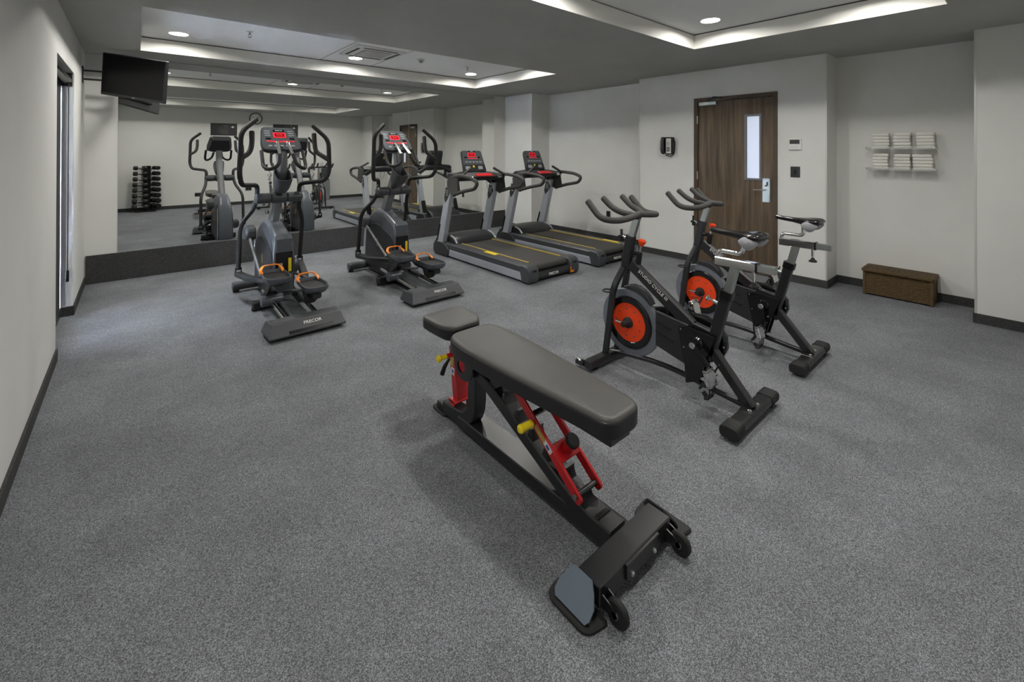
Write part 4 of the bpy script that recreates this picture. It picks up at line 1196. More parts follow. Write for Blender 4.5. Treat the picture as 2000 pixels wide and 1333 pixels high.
# ================================================================== ELLIPTICAL TRAINERS
def make_elliptical(xc, label):
    y0 = 4.6
    t = thing('elliptical_trainer', label, 'elliptical trainer', (xc, y0, 0), 'two elliptical trainers facing the mirror')
    O = (0, y0, 0)
    B = lambda: MB(O)
    # floor frame
    b = B(); b.span((-0.075, 3.95, 0.03), (0.075, 5.45, 0.075), 0.006); fr = b.build('floor_frame', M['plastic2'], t)
    b = B(); b.cyl((-0.30, 5.44, 0.065), (0.30, 5.44, 0.065), 0.045, 18, 0.006); st = b.build('front_stabilizer', M['plastic'], t)
    for x in (-0.265, 0.265):
        b = B(); b.cyl((x, 5.44, 0), (x, 5.44, 0.03), 0.03, 14, 0.004); b.build('levelling_foot', M['rubber'], st)
    # rear cover
    b = B()
    A = [(-0.292, 3.79), (0.292, 3.79), (0.30, 4.04), (-0.30, 4.04)]
    rings = [[(x, y, z) for (x, y), z in zip(A, (0.028,) * 4)],
             [(x, y, z) for (x, y), z in zip(A, (0.04, 0.04, 0.04, 0.04))],
             [(-0.262, 3.862, 0.122), (0.262, 3.862, 0.122), (0.275, 4.02, 0.112), (-0.275, 4.02, 0.112)],
             [(-0.255, 3.878, 0.126), (0.255, 3.878, 0.126), (0.265, 4.0, 0.116), (-0.265, 4.0, 0.116)]]
    b.loft(rings); rc = b.build('rear_cover', M['plastic'], t, 20)
    sl = Vector((0, 0.072, 0.082)).normalized()
    nr = Vector((0, -sl.z, sl.y))
    text('lettering', 'PRECOR', 0.036, M['print'], rc, Vector((0.035, 3.836 - y0, 0.0955)) + nr * 0.0006, (1, 0, 0), nr, 0.0006, 0.0, 1.05)
    b = B(); b.box(Vector((0.02, 3.803, 0.052)), (0.34, 0.006, 0.026), Matrix((Vector((1, 0, 0)), nr, sl)).transposed()); b.build('hand_slot', M['gloss'], rc)
    b = B()
    for k in range(4):
        b.box(Vector((-0.16, 3.90 + k * 0.028, 0.1245 - k * 0.0017)), (0.16, 0.009, 0.004))
    b.build('cover_ribs', M['silver2'], rc)
    for x in (-0.25, 0.25):
        b = B(); b.cyl((x, 3.86, 0), (x, 3.86, 0.035), 0.026, 14, 0.004); b.build('levelling_foot', M['rubber'], rc)
    # rails and ramp
    for x in (-0.125, 0.125):
        b = B(); b.cyl((x, 4.0, 0.088), (x, 4.86, 0.125), 0.021, 16); b.build('glide_rail', M['chrome'], t)
    b = B(); b.box((0, 4.35, 0.088), (0.14, 0.62, 0.03), (0.04, 0, 0), 0.008); b.build('ramp_cover', M['panel'], t)
    b = B(); b.span((-0.245, 4.66, 0.012), (0.245, 4.75, 0.085), 0.01); cb = b.build('middle_beam', M['plastic2'], t)
    b = B(); b.cyl((-.21, 4.52, .125), (-.03, 4.52, .125), .05, 20, .006); b.build('drive_drum', M['shroud'], t)
    b = B(); b.bar([(-.2, 4.64, .10), (-.04, 4.56, .18), (.10, 4.42, .19)], .016, .05, (0, 0, 1), .06); b.build('cross_link', M['plastic'], t)
    for x in (-0.225, 0.225):
        b = B(); b.cyl((x, 4.70, 0), (x, 4.70, 0.03), 0.028, 14, 0.004); b.build('levelling_foot', M['rubber'], cb)
    # body shroud
    prof = round2([(4.62, .10), (4.605, .40), (4.60, .555), (4.63, .665), (4.85, .745), (5.05, .80), (5.22, .785), (5.38, .67), (5.47, .46), (5.49, .20), (5.46, .07), (4.72, .06)], [.03, .02, .02, .05, .1, .08, .1, .12, .15, .1, .05, .04], 4)
    b = B()
    rings = []
    for x, d in ((-0.108, 0.05), (-0.104, 0.026), (-0.088, 0.008), (-0.05, 0), (0.05, 0), (0.088, 0.008), (0.104, 0.026), (0.108, 0.05)):
        rings.append([(x * .86 * (1 - .3 * min(1, max(0, (p[1] - .58) / .22))), p[0], p[1]) for p in inset(prof, d)])
    b.loft(rings); body = b.build('drive_shroud', M['shroud'], t, 50)
    b = B(); b.prism([(4.596, .545), (4.59, .655), (4.64, .69), (4.66, .56)], 'x', -0.07, 0.07, 0.008); b.build('shroud_lip', M['shroud'], body)
    b = B(); b.span((-0.074, 4.596, 0.33), (0.074, 4.615, 0.53), 0.004); bw = b.build('shroud_window', M['gloss'], body)
    b = B(); b.span((0.035, 4.594, 0.34), (0.062, 4.5975, 0.47)); b.build('yellow_label', M['yellow'], bw)
    b = B(); b.span((-0.05, 4.594, 0.37), (-0.015, 4.5975, 0.43)); b.build('white_label', M['panel_light'], bw)
    # crank discs and covers
    for s in (-1, 1):
        b = B(); b.prism([(p[0], p[1] * .8 + .01) for p in inset(prof, .03)], 'x', min(s * .08, s * .1), max(s * .08, s * .1), .006); sdp = b.build('side_panel', M['plastic2'], body, 40)
        b = B(); b.prism([(5.37, .60), (5.42, .50), (5.445, .38), (5.45, .22), (5.435, .10), (5.40, .10), (5.40, .24), (5.385, .40)], 'x', min(s * .0995, s * .1025), max(s * .0995, s * .1025)); b.build('side_trim', M['silver'], sdp)
        b = B(); b.prism(round2([(5.02, .36), (5.06, .36), (5.07, .42), (5.05, .46), (5.025, .43)], .015), 'x', min(s * .0995, s * .1015), max(s * .0995, s * .1015)); b.build('emblem', M['gold'], sdp)
        cz0 = 0 if s < 0 else -.36
        b = B(); b.prism(round2([(y_ + (0 if s < 0 else -.16), z_ + cz0) for y_, z_ in ((5.13, .585), (5.13, .70), (5.22, .735), (5.33, .70), (5.33, .60), (5.22, .56))], .04), 'x', s * 0.135 if s > 0 else -0.225, 0.225 if s > 0 else -0.135, 0.015); b.build('crank_cover', M['plastic'], t)
    # mast, cup holder, pivot
    b = B(); b.bar([(0, 5.06, 0.74), (0, 4.69, 1.35), (0, 4.73, 1.50)], 0.085, 0.115, (1, 0, 0), 0.12, 0.02); b.build('mast', M['silver2'], t)
    b = B()
    rings = []
    for z, yy, w_, d_ in ((1.11, 4.765, .11, .11), (1.16, 4.725, .13, .15), (1.235, 4.67, .145, .17), (1.265, 4.65, .145, .175), (1.26, 4.65, .128, .155), (1.19, 4.68, .105, .12)):
        rings.append([(p[0], yy + p[1], z + p[1] * 0.6) for p in rrect(w_, d_, .045, 4)])
    b.loft(rings, False); b.f.append(tuple(range(5 * 20, 6 * 20))); cup = b.build('cup_holder', M['plastic'], t, 50)
    b = B(); b.prism(rrect(.092, .095, .04, 4), 'z', 0.0, 0.01); o = b.build('cup_well', M['gloss'], cup); o.location = (0, 4.68, 1.2)
    b = B(); b.cyl((-0.065, 4.815, 1.03), (0.065, 4.815, 1.03), 0.054, 20, 0.006)
    b.cyl((-0.21, 4.815, 1.03), (-0.064, 4.815, 1.03), 0.050, 20, 0.014); b.cyl((0.064, 4.815, 1.03), (0.21, 4.815, 1.03), 0.050, 20, 0.014); b.build('pivot_housing', M['plastic'], t)
    # moving arms
    for s in (-1, 1):
        fwd = 0.0
        if s < 0:
            up_ = [(-.19, 4.82, 1.03), (-.185, 4.82, 1.16), (-.36, 4.55, 1.185), (-.385, 4.50, 1.27), (-.375, 4.50, 1.66), (-.245, 4.56, 1.775)]
            lo = [(-.19, 4.82, 1.03), (-.205, 4.90, .92), (-.285, 5.08, .76), (-.29, 5.15, .30)]
            gr = [(-.38, 4.50, 1.42), (-.30, 4.53, 1.475), (-.285, 4.53, 1.56), (-.285, 4.535, 1.66)]
        else:
            up_ = [(.19, 4.82, 1.03), (.185, 4.82, 1.16), (.355, 4.55, 1.195), (.385, 4.51, 1.29), (.375, 4.51, 1.60), (.25, 4.58, 1.735)]
            lo = [(.19, 4.82, 1.03), (.205, 4.90, .92), (.29, 5.08, .76), (.285, 5.16, .33)]
            gr = [(.38, 4.51, 1.40), (.27, 4.56, 1.48), (.26, 4.565, 1.56), (.255, 4.57, 1.655)]
        b = B(); b.tube(up_, 0.021, 14, 0.07, round_end=True, seg=6); b.tube(lo, 0.021, 14, 0.1, seg=6); arm = b.build('moving_arm', M['rubber'], t, 60)
        b = B(); b.tube(gr, 0.022, 12, 0.05, round_end=True); b.build('inner_grip', M['grip'], arm, 60)
        j = lo[-1]
        b = B(); b.span((j[0] - .028, j[1] - .02, j[2] - .06), (j[0] - .02, j[1] + .02, j[2] + .02), .002); b.span((j[0] + .02, j[1] - .02, j[2] - .06), (j[0] + .028, j[1] + .02, j[2] + .02), .002); b.cyl((j[0] - .034, j[1], j[2] - .035), (j[0] + .034, j[1], j[2] - .035), .011); b.build('arm_joint', M['gloss'], arm)
        # foot arm and pedal
        if s < 0:
            pc = Vector((-.125, 4.37, .355)); fa = [(j[0], j[1], j[2] - .045), (-.24, 4.86, .265), (-.13, 4.62, .285), (-.125, 4.22, .30)]
        else:
            pc = Vector((.145, 4.22, .265)); fa = [(j[0], j[1], j[2] - .045), (.24, 4.80, .21), (.15, 4.52, .215), (.145, 4.08, .215)]
        b = B(); b.bar(fa, .05, .072, (1, 0, 0) if False else (0, 0, 1), .05, .012); b.build('foot_arm', M['plastic2'], t)
        out = round2([(-.085, -.19), (.085, -.19), (.105, -.08), (.09, .185), (-.09, .185), (-.105, -.08)], [.06, .06, .06, .03, .03, .06], 4)
        b = B()
        rings = [[(pc.x + p[0] * .8, pc.y + p[1] * .85, pc.z - .022) for p in out], [(pc.x + p[0], pc.y + p[1], pc.z + .008) for p in out], [(pc.x + p[0] * 1.03, pc.y + p[1] * 1.02, pc.z + .04) for p in out],
                 [(pc.x + p[0] * .95, pc.y + p[1] * .96, pc.z + .04) for p in out], [(pc.x + p[0] * .9, pc.y + p[1] * .93, pc.z + .012) for p in out]]
        b.loft(rings); pd = b.build('pedal', M['shroud'], t, 50)
        b = B(); b.prism([(pc.x + p[0] * .88, pc.y + p[1] * .91) for p in out], 'z', pc.z + .010, pc.z + .0155); b.build('pedal_mat', M['rubber'], pd)
        b = B()
        e = []
        for x, y, z in ((-.088, .10, .03), (-.088, .165, .05), (-.06, .19, .082), (.06, .19, .082), (.088, .165, .05), (.088, .10, .03)):
            e.append((pc.x + x, pc.y + y, pc.z + z))
        b.sweep(fillet(e, .03), rrect(.009, .026, .003, 2), (0, 0, 1)); b.build('toe_guard', M['orange2'], pd, 50)
        # linkage to the ramp roller
        rz = .118
        ry = pc.y + .2 if s < 0 else pc.y - .02
        b = B(); b.lathe([(.012, -.035), (.04, -.035), (.045, -.025), (.045, .025), (.04, .035), (.012, .035)], (s * .125, ry, rz + .055), (1, 0, 0), 20); rl = b.build('ramp_roller', M['rubber'], t)
        b = B(); b.prism([(ry - .03, rz + .035), (ry + .035, rz + .035), (pc.y + .07, pc.z - .03), (pc.y - .06, pc.z - .03)], 'x', s * .125 - .05, s * .125 - .038, .002); b.prism([(ry - .03, rz + .035), (ry + .035, rz + .035), (pc.y + .07, pc.z - .03), (pc.y - .06, pc.z - .03)], 'x', s * .125 + .038, s * .125 + .05, .002); b.cyl((s * .125 - .055, ry, rz + .055), (s * .125 + .055, ry, rz + .055), .012); b.build('roller_bracket', M['plastic2'], rl)
        # silver link rod
        a_ = (s * .19, 5.19, .62) if s < 0 else (.19, 4.98, .22); c2 = (pc.x + s * .075, pc.y + .2, pc.z - .02)
        b = B(); b.cyl(a_, c2, .0145, 14); b.build('link_rod', M['silver2'], t)
    # console
    bot, top = (4.66, 1.495), (4.885, 1.728)
    ax = Vector((0, top[0] - bot[0], top[1] - bot[1])).normalized()
    nn_ = Vector((0, -ax.z, ax.y))
    Lc = math.hypot(top[0] - bot[0], top[1] - bot[1])
    def Cp(x, h, d):
        return Vector((x, bot[0], bot[1])) + ax * h + nn_ * d
    face = round2([(-.172, .015), (-.12, 0), (.12, 0), (.172, .015), (.178, .1), (.145, Lc), (-.145, Lc), (-.178, .1)], [.02, .05, .05, .02, .05, .04, .04, .05], 4)
    b = B()
    b.loft([[Cp(p[0] * .8, p[1] * .8 + .03, -.075) for p in face], [Cp(p[0], p[1], -.03) for p in face], [Cp(p[0], p[1], -.008) for p in face], [Cp(p[0] * .975, .008 + p[1] * .95, 0) for p in face]]); con = b.build('console', M['plastic2'], t, 40)
    b = B(); b.loft([[Cp(p[0] * .95, .012 + p[1] * .925, -.002) for p in face], [Cp(p[0] * .945, .013 + p[1] * .92, .0015) for p in face]]); b.build('console_face', M['panel'], con)
    RC = Matrix((Vector((1, 0, 0)), ax, nn_)).transposed()
    def plate(name, mt, x, h, w_, hh, d=.0025, par=con, bev=0.0):
        b = B(); b.box(Cp(x, h, d), (w_, hh, .003), RC, bev); return b.build(name, mt, par)
    dsp = plate('display_frame', M['lcd_red'], 0.0, .205, .115, .07, .0025, con, .0012)
    plate('display_window', M['lcd_dark'], 0.0, .205, .085, .042, .0032, dsp)
    text('readout', '00:00', .026, M['lcd_red'], dsp, Cp(0, .205, .005) - Vector(O), (1, 0, 0), nn_, .0003)
    plate('logo_plate', M['gloss'], 0.0, .268, .10, .026)
    text('lettering', 'PRECOR', .017, M['print'], con, Cp(0, .268, .0046) - Vector(O), (1, 0, 0), nn_, .0003)
    for x in (-.105, .105):
        plate('speaker_slot', M['gloss'], x, .155, .045, .022)
    for k in range(9):
        plate('red_key', M['lcd_red'], -.112 + k * .028, .118 + .004 * math.cos(k), .02, .015)
    for x in (-.105, .105):
        for k in range(3):
            plate('program_key', M['panel_light'], x, .20 + k * .03, .05, .012)
    for k in range(5):
        plate('function_key', M['panel_light'], -.1 + k * .05, .06, .032, .02)
    # fixed pulse handles
    for s in (-1, 1):
        b = B(); b.tube([Cp(s * .045, .10, -.005), Cp(s * .045, .075, .035), Vector((s * .055, 4.53, 1.455))], .0155, 12, .02); hd = b.build('pulse_sensor', M['chrome'], t)
        b = B(); b.tube([(s * .055, 4.532, 1.458), (s * .075, 4.475, 1.36), (s * .15, 4.50, 1.315), (s * .185, 4.58, 1.345), (s * .18, 4.68, 1.49)], .0165, 12, .06); b.build('pulse_handle', M['rubber'], hd, 60)
    return t
el = make_elliptical(1.085, 'grey elliptical trainer on the left, nearest the television corner')
dup(el, (2.30, 4.6, 0), 'grey elliptical trainer between the left elliptical and the treadmills')

# ================================================================== TREADMILLS
def make_treadmill(xc, label):
    y0 = 4.6
    t = thing('treadmill', label, 'treadmill', (xc, y0, 0), 'two treadmills facing the mirror')
    O = (0, y0, 0)
    B = lambda: MB(O)
    b = B(); b.span((-.38, 3.72, .05), (.38, 5.5, .155), .004); b.build('deck', M['plastic2'], t)
    # belt with rear roller
    r = .036
    path = [(0, 5.25, .188), (0, 3.70, .188)] + [(0, 3.70 - r * math.sin(a), .188 - r + r * math.cos(a)) for a in [PI * k / 8 for k in range(1, 9)]] + [(0, 5.25, .188 - 2 * r)]
    b = B(); b.sweep(path, [(-.255, -.0015), (.255, -.0015), (.255, .0015), (-.255, .0015)], (1, 0, 0)); b.build('running_belt', M['belt'], t)
    for s in (-1, 1):
        b = B(); b.prism([(s * x, z) for x, z in ((.262, .1), (.262, .19), (.27, .198), (.392, .192), (.405, .18), (.405, .12))], 'y', 3.70, 5.42); rl = b.build('foot_rail', M['plastic'], t)
        b = B(); b.prism([(s * x, z) for x, z in ((.40, .022), (.408, .03), (.412, .09), (.402, .118), (.36, .118), (.36, .022))], 'y', 3.72, 5.42); b.build('side_extrusion', M['silver'], t)
        b = B(); b.span((s * .256, 3.78, .17), (s * .274, 5.15, .2035), .001); b.build('edge_strip', M['gold'], rl)
        out = round2([(3.62, .012), (3.60, .06), (3.605, .155), (3.65, .200), (3.76, .203), (3.79, .18), (3.74, .012)], [.01, .03, .04, .03, .02, .02, .01], 3)
        b = B(); b.prism(out, 'x', s * .262 if s > 0 else -.417, .417 if s > 0 else -.262, .012); cp = b.build('end_cap', M['plastic'], t)
        b = B(); b.box((s * .335, 3.6035, .148), (.05, .004, .024), None, .001); b.build('adjuster_hole', M['gloss'], cp)
        b = B(); b.cyl((s * .35, 3.86, 0), (s * .35, 3.86, .045), .026, 14, .004); b.build('levelling_foot', M['rubber'], t)
        b = B(); b.prism(round2([(5.28, .012), (5.24, .11), (5.36, .2), (5.56, .2), (5.66, .1), (5.66, .012)], .04), 'x', s * .345 if s > 0 else -.425, .425 if s > 0 else -.345, .012); b.build('upright_boot', M['plastic2'], t)
    b = B(); b.span((.262, 3.604, .03), (.32, 3.612, .1)); b.build('orange_label', M['orange2'], cp)
    b = B(); b.prism(round2([(3.625, .035), (3.612, .07), (3.625, .108), (3.70, .112), (3.70, .03)], .008), 'x', -.262, .262, .002); rp = b.build('rear_panel', M['plastic2'], t)
    text('lettering', 'PRECOR', .042, M['print'], rp, Vector((-.02, 3.6115 - y0, .072)), (1, 0, 0), (0, -1, .05), .0008, .0, 1.0)
    # motor hood
    rings = []
    for y, z, w_ in ((5.16, .192, .345), (5.20, .245, .345), (5.27, .285, .34), (5.38, .305, .33), (5.55, .29, .33), (5.72, .23, .335), (5.80, .14, .335), (5.82, .05, .33)):
        ring = [(-w_, y, .03), (-w_, y, z - .03), (-w_ + .03, y, z - .006)]
        for k in range(1, 8):
            x = -w_ + .03 + (2 * w_ - .06) * k / 8
            ring.append((x, y, z - .006 + .008 * math.sin(PI * k / 8)))
        ring += [(w_ - .03, y, z - .006), (w_, y, z - .03), (w_, y, .03)]
        rings.append(ring)
    b = B(); b.loft(rings); hd = b.build('motor_hood', M['plastic2'], t, 40)
    b = B(); b.box((-.02, 5.776, .186), (.085, .003, .055), (math.radians(-42), 0, 0)); b.build('serial_label', M['panel_light'], hd)
    for s in (-1, 1):
        b = B(); b.tube([(s * .335, 5.165, .205), (s * .335, 5.23, .265), (s * .33, 5.33, .29)], .012, 8, .03); b.build('hood_trim', M['silver'], hd)
    # uprights
    for s in (-1, 1):
        a_, c_ = (.345, .42) if s > 0 else (-.42, -.345)
        b = B(); b.prism([(5.45, .06), (5.60, .06), (5.32, 1.02), (5.185, 1.02)], 'x', a_, c_, .006); upr = b.build('upright', M['silver'], t)
        b = B(); b.prism([(5.225, .90), (5.275, .97), (5.33, .985), (5.37, .83), (5.345, .76), (5.29, .81)], 'x', a_ - .002, c_ + .002, .001); em = b.build('upright_badge', M['plastic2'], upr)
        for k in range(3):
            b = B(); b.prism([(5.27, .865 + k * .03), (5.325, .872 + k * .03), (5.322, .882 + k * .03), (5.267, .875 + k * .03)], 'x', a_ - .0035, c_ + .0035); b.build('badge_bar', M['silver'], em)
        b = B(); b.prism([(5.54, .20), (5.57, .22), (5.49, .46), (5.465, .44)], 'x', a_ - .004, c_ + .004, .002); b.build('cord_cleat', M['gloss'], upr)
        # handle loop
        x = s * .40
        loop = [(x, 5.26, .985), (x, 5.23, 1.12), (x, 5.0, 1.155), (x, 4.74, 1.135), (x, 4.60, 1.085), (x, 4.66, 1.0), (x, 4.92, .95), (x, 5.16, .885)]
        b = B(); b.tube(loop, .0245, 12, .06, closed=False, seg=5); b.prism([(5.14, .862), (5.30, .93), (5.31, 1.07), (5.24, 1.13), (5.06, 1.14), (5.02, .935)], 'x', x - .021, x + .021, .01); b.build('side_handle', M['grip'], t, 50)
        b = B(); b.tube([(s * .385, 4.99, 1.15), (s * .35, 5.01, 1.165), (s * .205, 5.04, 1.245)], .0185, 12, .03, round_end=True); b.build('pulse_grip', M['grip'], t, 60)
    # dashboard
    b = B()
    rings = []
    for x in (-.40, -.36, -.2, 0, .2, .36, .40):
        k = 1 - (abs(x) / .42) ** 2
        rings.append([(x, 5.06 - .03 * k, 1.075), (x, 5.02 - .05 * k, 1.12), (x, 5.08, 1.155 + .015 * k), (x, 5.27, 1.17 + .03 * k), (x, 5.33, 1.13), (x, 5.28, 1.07)])
    b.loft(rings); ds = b.build('dashboard', M['plastic2'], t, 40)
    b = B(); b.box((.03, 5.035, 1.153), (.27, .09, .014), (.35, 0, 0), .006); b.build('red_keypad', M['orange'] if False else M['red'], ds)
    b = B(); b.tube([(-.37, 5.02, 1.13), (-.2, 4.97, 1.118), (.2, 4.97, 1.118), (.37, 5.02, 1.13)], .021, 12, .06); fb = b.build('front_grip', M['gloss'], t, 60)
    b = B(); b.cyl((.21, 4.97, 1.118), (.30, 4.995, 1.124), .0225, 14); b.cyl((-.21, 4.97, 1.118), (-.30, 4.995, 1.124), .0225, 14); b.build('sensor_plate', M['chrome'], fb)
    b = B(); b.tube([(.06, 5.03, 1.09), (.055, 5.0, .98), (.10, 4.99, .885), (.15, 5.0, .98), (.14, 5.03, 1.09)], .0035, 6, .05); b.build('safety_cord', M['silver2'], ds)
    # arched support seen from the front
    b = B(); b.bar([(-.38, 5.30, 1.03), (-.25, 5.31, 1.12), (0, 5.32, 1.15), (.25, 5.31, 1.12), (.38, 5.30, 1.03)], .07, .085, (0, 1, 0), .1, .02); b.build('console_support', M['plastic2'], t, 50)
    # console screen
    bot, top = (5.20, 1.195), (5.315, 1.495)
    ax = Vector((0, top[0] - bot[0], top[1] - bot[1])).normalized()
    nn_ = Vector((0, -ax.z, ax.y))
    Lc = math.hypot(top[0] - bot[0], top[1] - bot[1])
    def Cp(x, h, d):
        return Vector((x, bot[0], bot[1])) + ax * h + nn_ * d
    face = round2([(-.20, 0), (.20, 0), (.172, Lc), (-.172, Lc)], [.015, .015, .03, .03], 4)
    b = B(); b.loft([[Cp(p[0] * .85, p[1] * .92, -.075) for p in face], [Cp(p[0] * 1.0, p[1], -.03) for p in face], [Cp(p[0], p[1], -.006) for p in face], [Cp(p[0] * .985, .004 + p[1] * .975, 0) for p in face]]); con = b.build('console', M['plastic2'], t, 40)
    RC = Matrix((Vector((1, 0, 0)), ax, nn_)).transposed()
    def plate(name, mt, x, h, w_, hh, d=.0025, par=con, bev=0.0):
        b = B(); b.box(Cp(x, h, d), (w_, hh, .003), RC, bev); return b.build(name, mt, par)
    b = B(); b.loft([[Cp(p[0] * .94, .10 + p[1] * .66, -.002) for p in face], [Cp(p[0] * .935, .102 + p[1] * .655, .0015) for p in face]]); b.build('console_face', M['panel'], con)
    dsp = plate('display_frame', M['lcd_red'], -.01, .255, .13, .062, .0025, con, .0012)
    plate('display_window', M['lcd_dark'], -.01, .255, .10, .038, .0032, dsp)
    text('readout', '00:00', .026, M['lcd_red'], dsp, Cp(-.01, .255, .005) - Vector(O), (1, 0, 0), nn_, .0003)
    plate('logo_plate', M['gloss'], 0.0, .305, .11, .018)
    text('lettering', 'PRECOR', .014, M['print'], con, Cp(0, .305, .0046) - Vector(O), (1, 0, 0), nn_, .0003)
    for x in (-.125, .11):
        plate('speaker_slot', M['gloss'], x, .215, .04, .02)
    for k in range(6):
        plate('red_key', M['lcd_red'], -.075 + k * .028, .20, .02, .012)
    for k in range(5):
        plate('program_key', M['panel_light'], -.12 + k * .06, .145, .04, .018)
    plate('amber_key', M['yellow'], -.015, .075, .03, .03, .0025, con, .001)
    for x in (-.12, .1):
        plate('function_key', M['panel_light'], x, .055, .08, .05, .0025, con, .001)
    b = B(); b.lathe([(.03, 0), (.028, .002), (0, .0025)], Cp(0, .19, -.074), -nn_, 20); b.build('rear_emblem', M['gold'], con)
    return t
tm = make_treadmill(3.745, 'silver and charcoal treadmill on the left, beside the middle elliptical')
tm2 = dup(tm, (4.923, 4.57, 0), 'silver and charcoal treadmill on the right, by the grey right wall')
b = MB((0, 4.6, 0)); b.span((-.33, 4.33, .1945), (-.27, 4.56, .2005)); b.build('warning_label', M['yellow'], tm)
b = MB((0, 4.6, 0)); b.span((.27, 3.84, .1945), (.33, 4.10, .2005)); b.build('warning_label', M['yellow'], tm2)

# ================================================================== THINGS BEHIND THE CAMERA, SEEN IN THE MIRROR
rk = thing('dumbbell_rack', 'black upright dumbbell rack against the rear wall, seen in the mirror', 'rack', (0.21, -0.31, 0))
O = (0.21, -0.31, 0)
b = MB(O); b.prism(round2([(0.0, -.47), (.42, -.47), (.40, -.16), (.02, -.16)], .04), 'z', 0.0, .035, .006); b.build('rack_base', M['gloss'], rk)
b = MB(O); b.prism(round2([(.13, -.45), (.32, -.45), (.30, -.32), (.16, -.32)], .015), 'z', .035, 1.09); b.build('rack_column', M['gloss'], rk)
b = MB(O); b.prism(round2([(.15, -.46), (.31, -.46), (.30, -.28), (.16, -.28)], .02), 'z', 1.09, 1.105, .004); b.build('rack_cap', M['gloss'], rk)
ANG = {'left': (Vector((0.105, -0.215, 0)), math.radians(6)), 'right': (Vector((0.405, -0.285, 0)), math.radians(70))}
ordinal = ['lowest', 'second lowest', 'third from the bottom', 'fourth from the bottom', 'fifth from the bottom', 'third from the top', 'second from the top', 'topmost']
for side, (c0, a0) in ANG.items():
    d = Vector((math.cos(a0), math.sin(a0), 0))
    for k in range(8):
        z = .125 + k * .133
        rh = .0645 - k * .0022
        hl = .142 - k * .003
        c = c0 + Vector((0, 0, z))
        t = thing('dumbbell', 'black dumbbell, %s on the rack\'s %s side in the mirror' % (ordinal[k], side), 'dumbbell', c, 'dumbbells on the upright rack')
        for s in (-1, 1):
            b = MB(); b.lathe([(rh * .5, 0), (rh * .85, .008), (rh, .022), (rh, .072), (rh * .8, .092), (0, .095)], d * s * (hl - .085), d * s, 16); b.build('head', M['iron'], t, 50)
        b = MB(); b.lathe([(.013, -hl + .08), (.0155, 0), (.013, hl - .08)], (0, 0, 0), d, 12); b.build('handle', M['chrome'], t)
        n_ = Vector((-d.y, d.x, 0))
        tgt = Vector((.23, -.36, z))
        for s in (-1, 1):
            p = c + d * s * (hl - .1) - Vector((0, 0, .024))
            b = MB(O); b.bar([p, Vector((tgt.x + d.x * s * .03, tgt.y + d.y * s * .03, p.z - .012))], .016, .02, (0, 0, 1)); b.build('cradle_arm', M['gloss'], rk)

ck = thing('wall_clock', 'round black rimmed wall clock on the rear wall, seen in the mirror', 'clock', (2.58, YN, 2.375))
b = MB(); b.lathe([(0.0, 0.0), (.155, 0.0), (.162, .012), (.158, .034), (.143, .038), (.138, .022), (0, .022)], (0, 0, 0), (0, 1, 0), 40); b.build('clock_rim', M['gloss'], ck)
b = MB(); b.lathe([(0.0, .0222), (.138, .0222), (.138, .0235), (0, .0235)], (0, 0, 0), (0, 1, 0), 40); face = b.build('clock_face', M['dial'], ck)
for h in range(1, 13):
    a = math.radians(90 - 30 * h)
    # the rear wall is read facing it (from +y), so the dial's right is -x
    text('numeral', str(h), .028, M['gloss'], face, Vector((-.108 * math.cos(a), .0242, .108 * math.sin(a))), (-1, 0, 0), (0, 1, 0), .0004)
for ln, an, w_, nm in ((.075, 62, .012, 'hour_hand'), (.11, -62, .008, 'minute_hand')):
    a = math.radians(90 - an)
    dv = Vector((-math.cos(a), 0, math.sin(a)))
    b = MB(); b.bar([-dv * .02 + Vector((0, .0265, 0)), dv * ln + Vector((0, .0265, 0))], w_, .0015, (-dv.z, 0, dv.x)); b.build(nm, M['gloss'], ck)

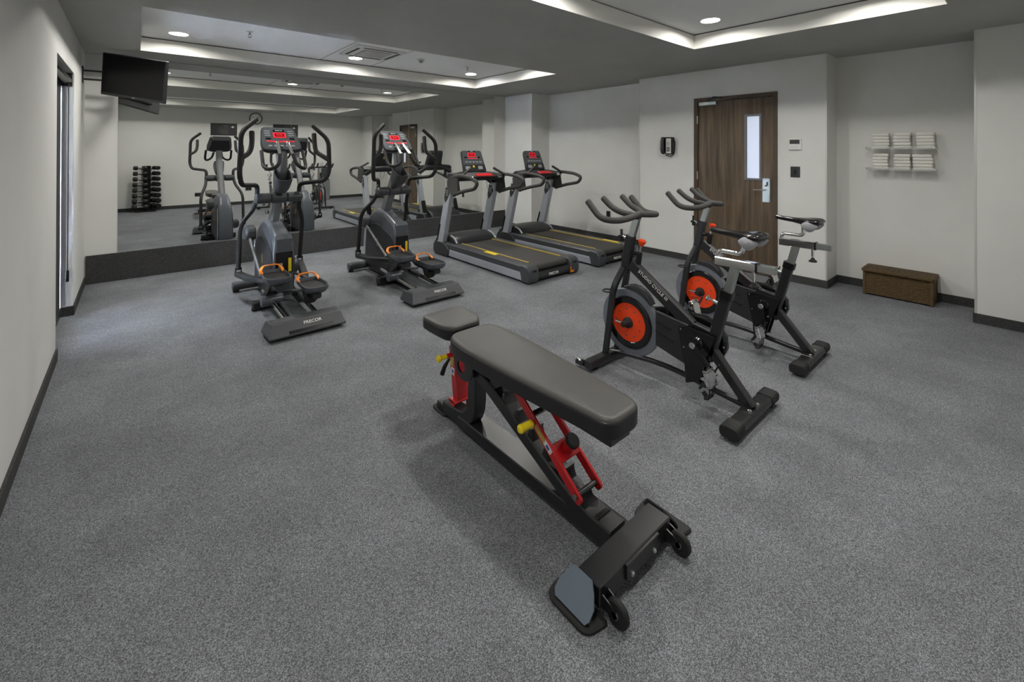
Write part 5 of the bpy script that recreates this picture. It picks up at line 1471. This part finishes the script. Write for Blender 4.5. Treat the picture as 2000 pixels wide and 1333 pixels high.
def sign(lab, x0, x1, z0, z1):
    t = thing('wall_sign', lab, 'sign', ((x0 + x1) / 2, YN, (z0 + z1) / 2))
    O = ((x0 + x1) / 2, YN, (z0 + z1) / 2)
    b = MB(O); b.span((x0, YN, z0), (x1, YN + .012, z1), .002); pn = b.build('sign_panel', M['sign'], t)
    w_ = x1 - x0
    xs_ = x0 + w_ * .83
    b = MB(O); b.prism([(xs_ - .05, z1 - .095), (xs_ - .014, z1 - .084), (xs_, z1 - .06), (xs_ + .014, z1 - .084), (xs_ + .05, z1 - .095), (xs_ + .014, z1 - .106), (xs_, z1 - .13), (xs_ - .014, z1 - .106)], 'y', YN + .0122, YN + .0135); b.build('logo', M['print'], pn)
    rows_ = ((.05, .46, .66, .012), (.10, .52, .66, .005), (.125, .30, .66, .005), (.175, .28, .66, .006), (.20, .34, .66, .006), (.225, .28, .66, .006), (.25, .38, .66, .006), (.275, .34, .66, .006))
    for dz, a_, c_, h_ in rows_:
        b = MB(O); b.span((x0 + w_ * a_, YN + .0122, z1 - dz - h_), (x0 + w_ * c_, YN + .0132, z1 - dz)); b.build('print_line', M['sign_print'], pn)
sign('black wall sign with fine print left of the clock, seen in the mirror', 1.53, 2.13, 1.885, 2.21)
sign('black wall sign with fine print right of the clock, seen in the mirror', 3.02, 3.68, 1.885, 2.235)

cw = thing('water_cooler', 'grey floor standing water cooler by the rear wall, seen in the mirror', 'water cooler', (4.37, YN + .17, 0))
O = (4.37, YN + .17, 0)
b = MB(O); b.span((4.235, YN + .02, .0), (4.505, YN + .31, .62), .012); b.span((4.235, YN + .02, .78), (4.505, YN + .31, .98), .012); b.span((4.235, YN + .02, .61), (4.505, YN + .16, .79), .004); b.build('cabinet', M['cooler'], cw)
b = MB(O); b.span((4.25, YN + .3, .80), (4.49, YN + .316, .95), .004); b.build('front_panel', M['plastic'], cw)
for x in (4.32, 4.42):
    b = MB(O); b.cyl((x, YN + .22, .78), (x, YN + .22, .735), .012); b.build('tap', M['satin'], cw)
b = MB(O); b.span((4.27, YN + .17, .615), (4.47, YN + .32, .632), .003); b.build('drip_tray', M['gloss'], cw)
cp_ = thing('plastic_cup_stack', 'clear stack of plastic cups on top of the water cooler, seen in the mirror', 'cups', (4.32, YN + .14, .98))
for k in range(4):
    b = MB(); b.lathe([(.026, k * .02), (.036, .09 + k * .02), (.038, .092 + k * .02), (.028, k * .02 + .004)], (0, 0, 0), (0, 0, 1), 18); b.build('cup', M['bottle'], cp_)
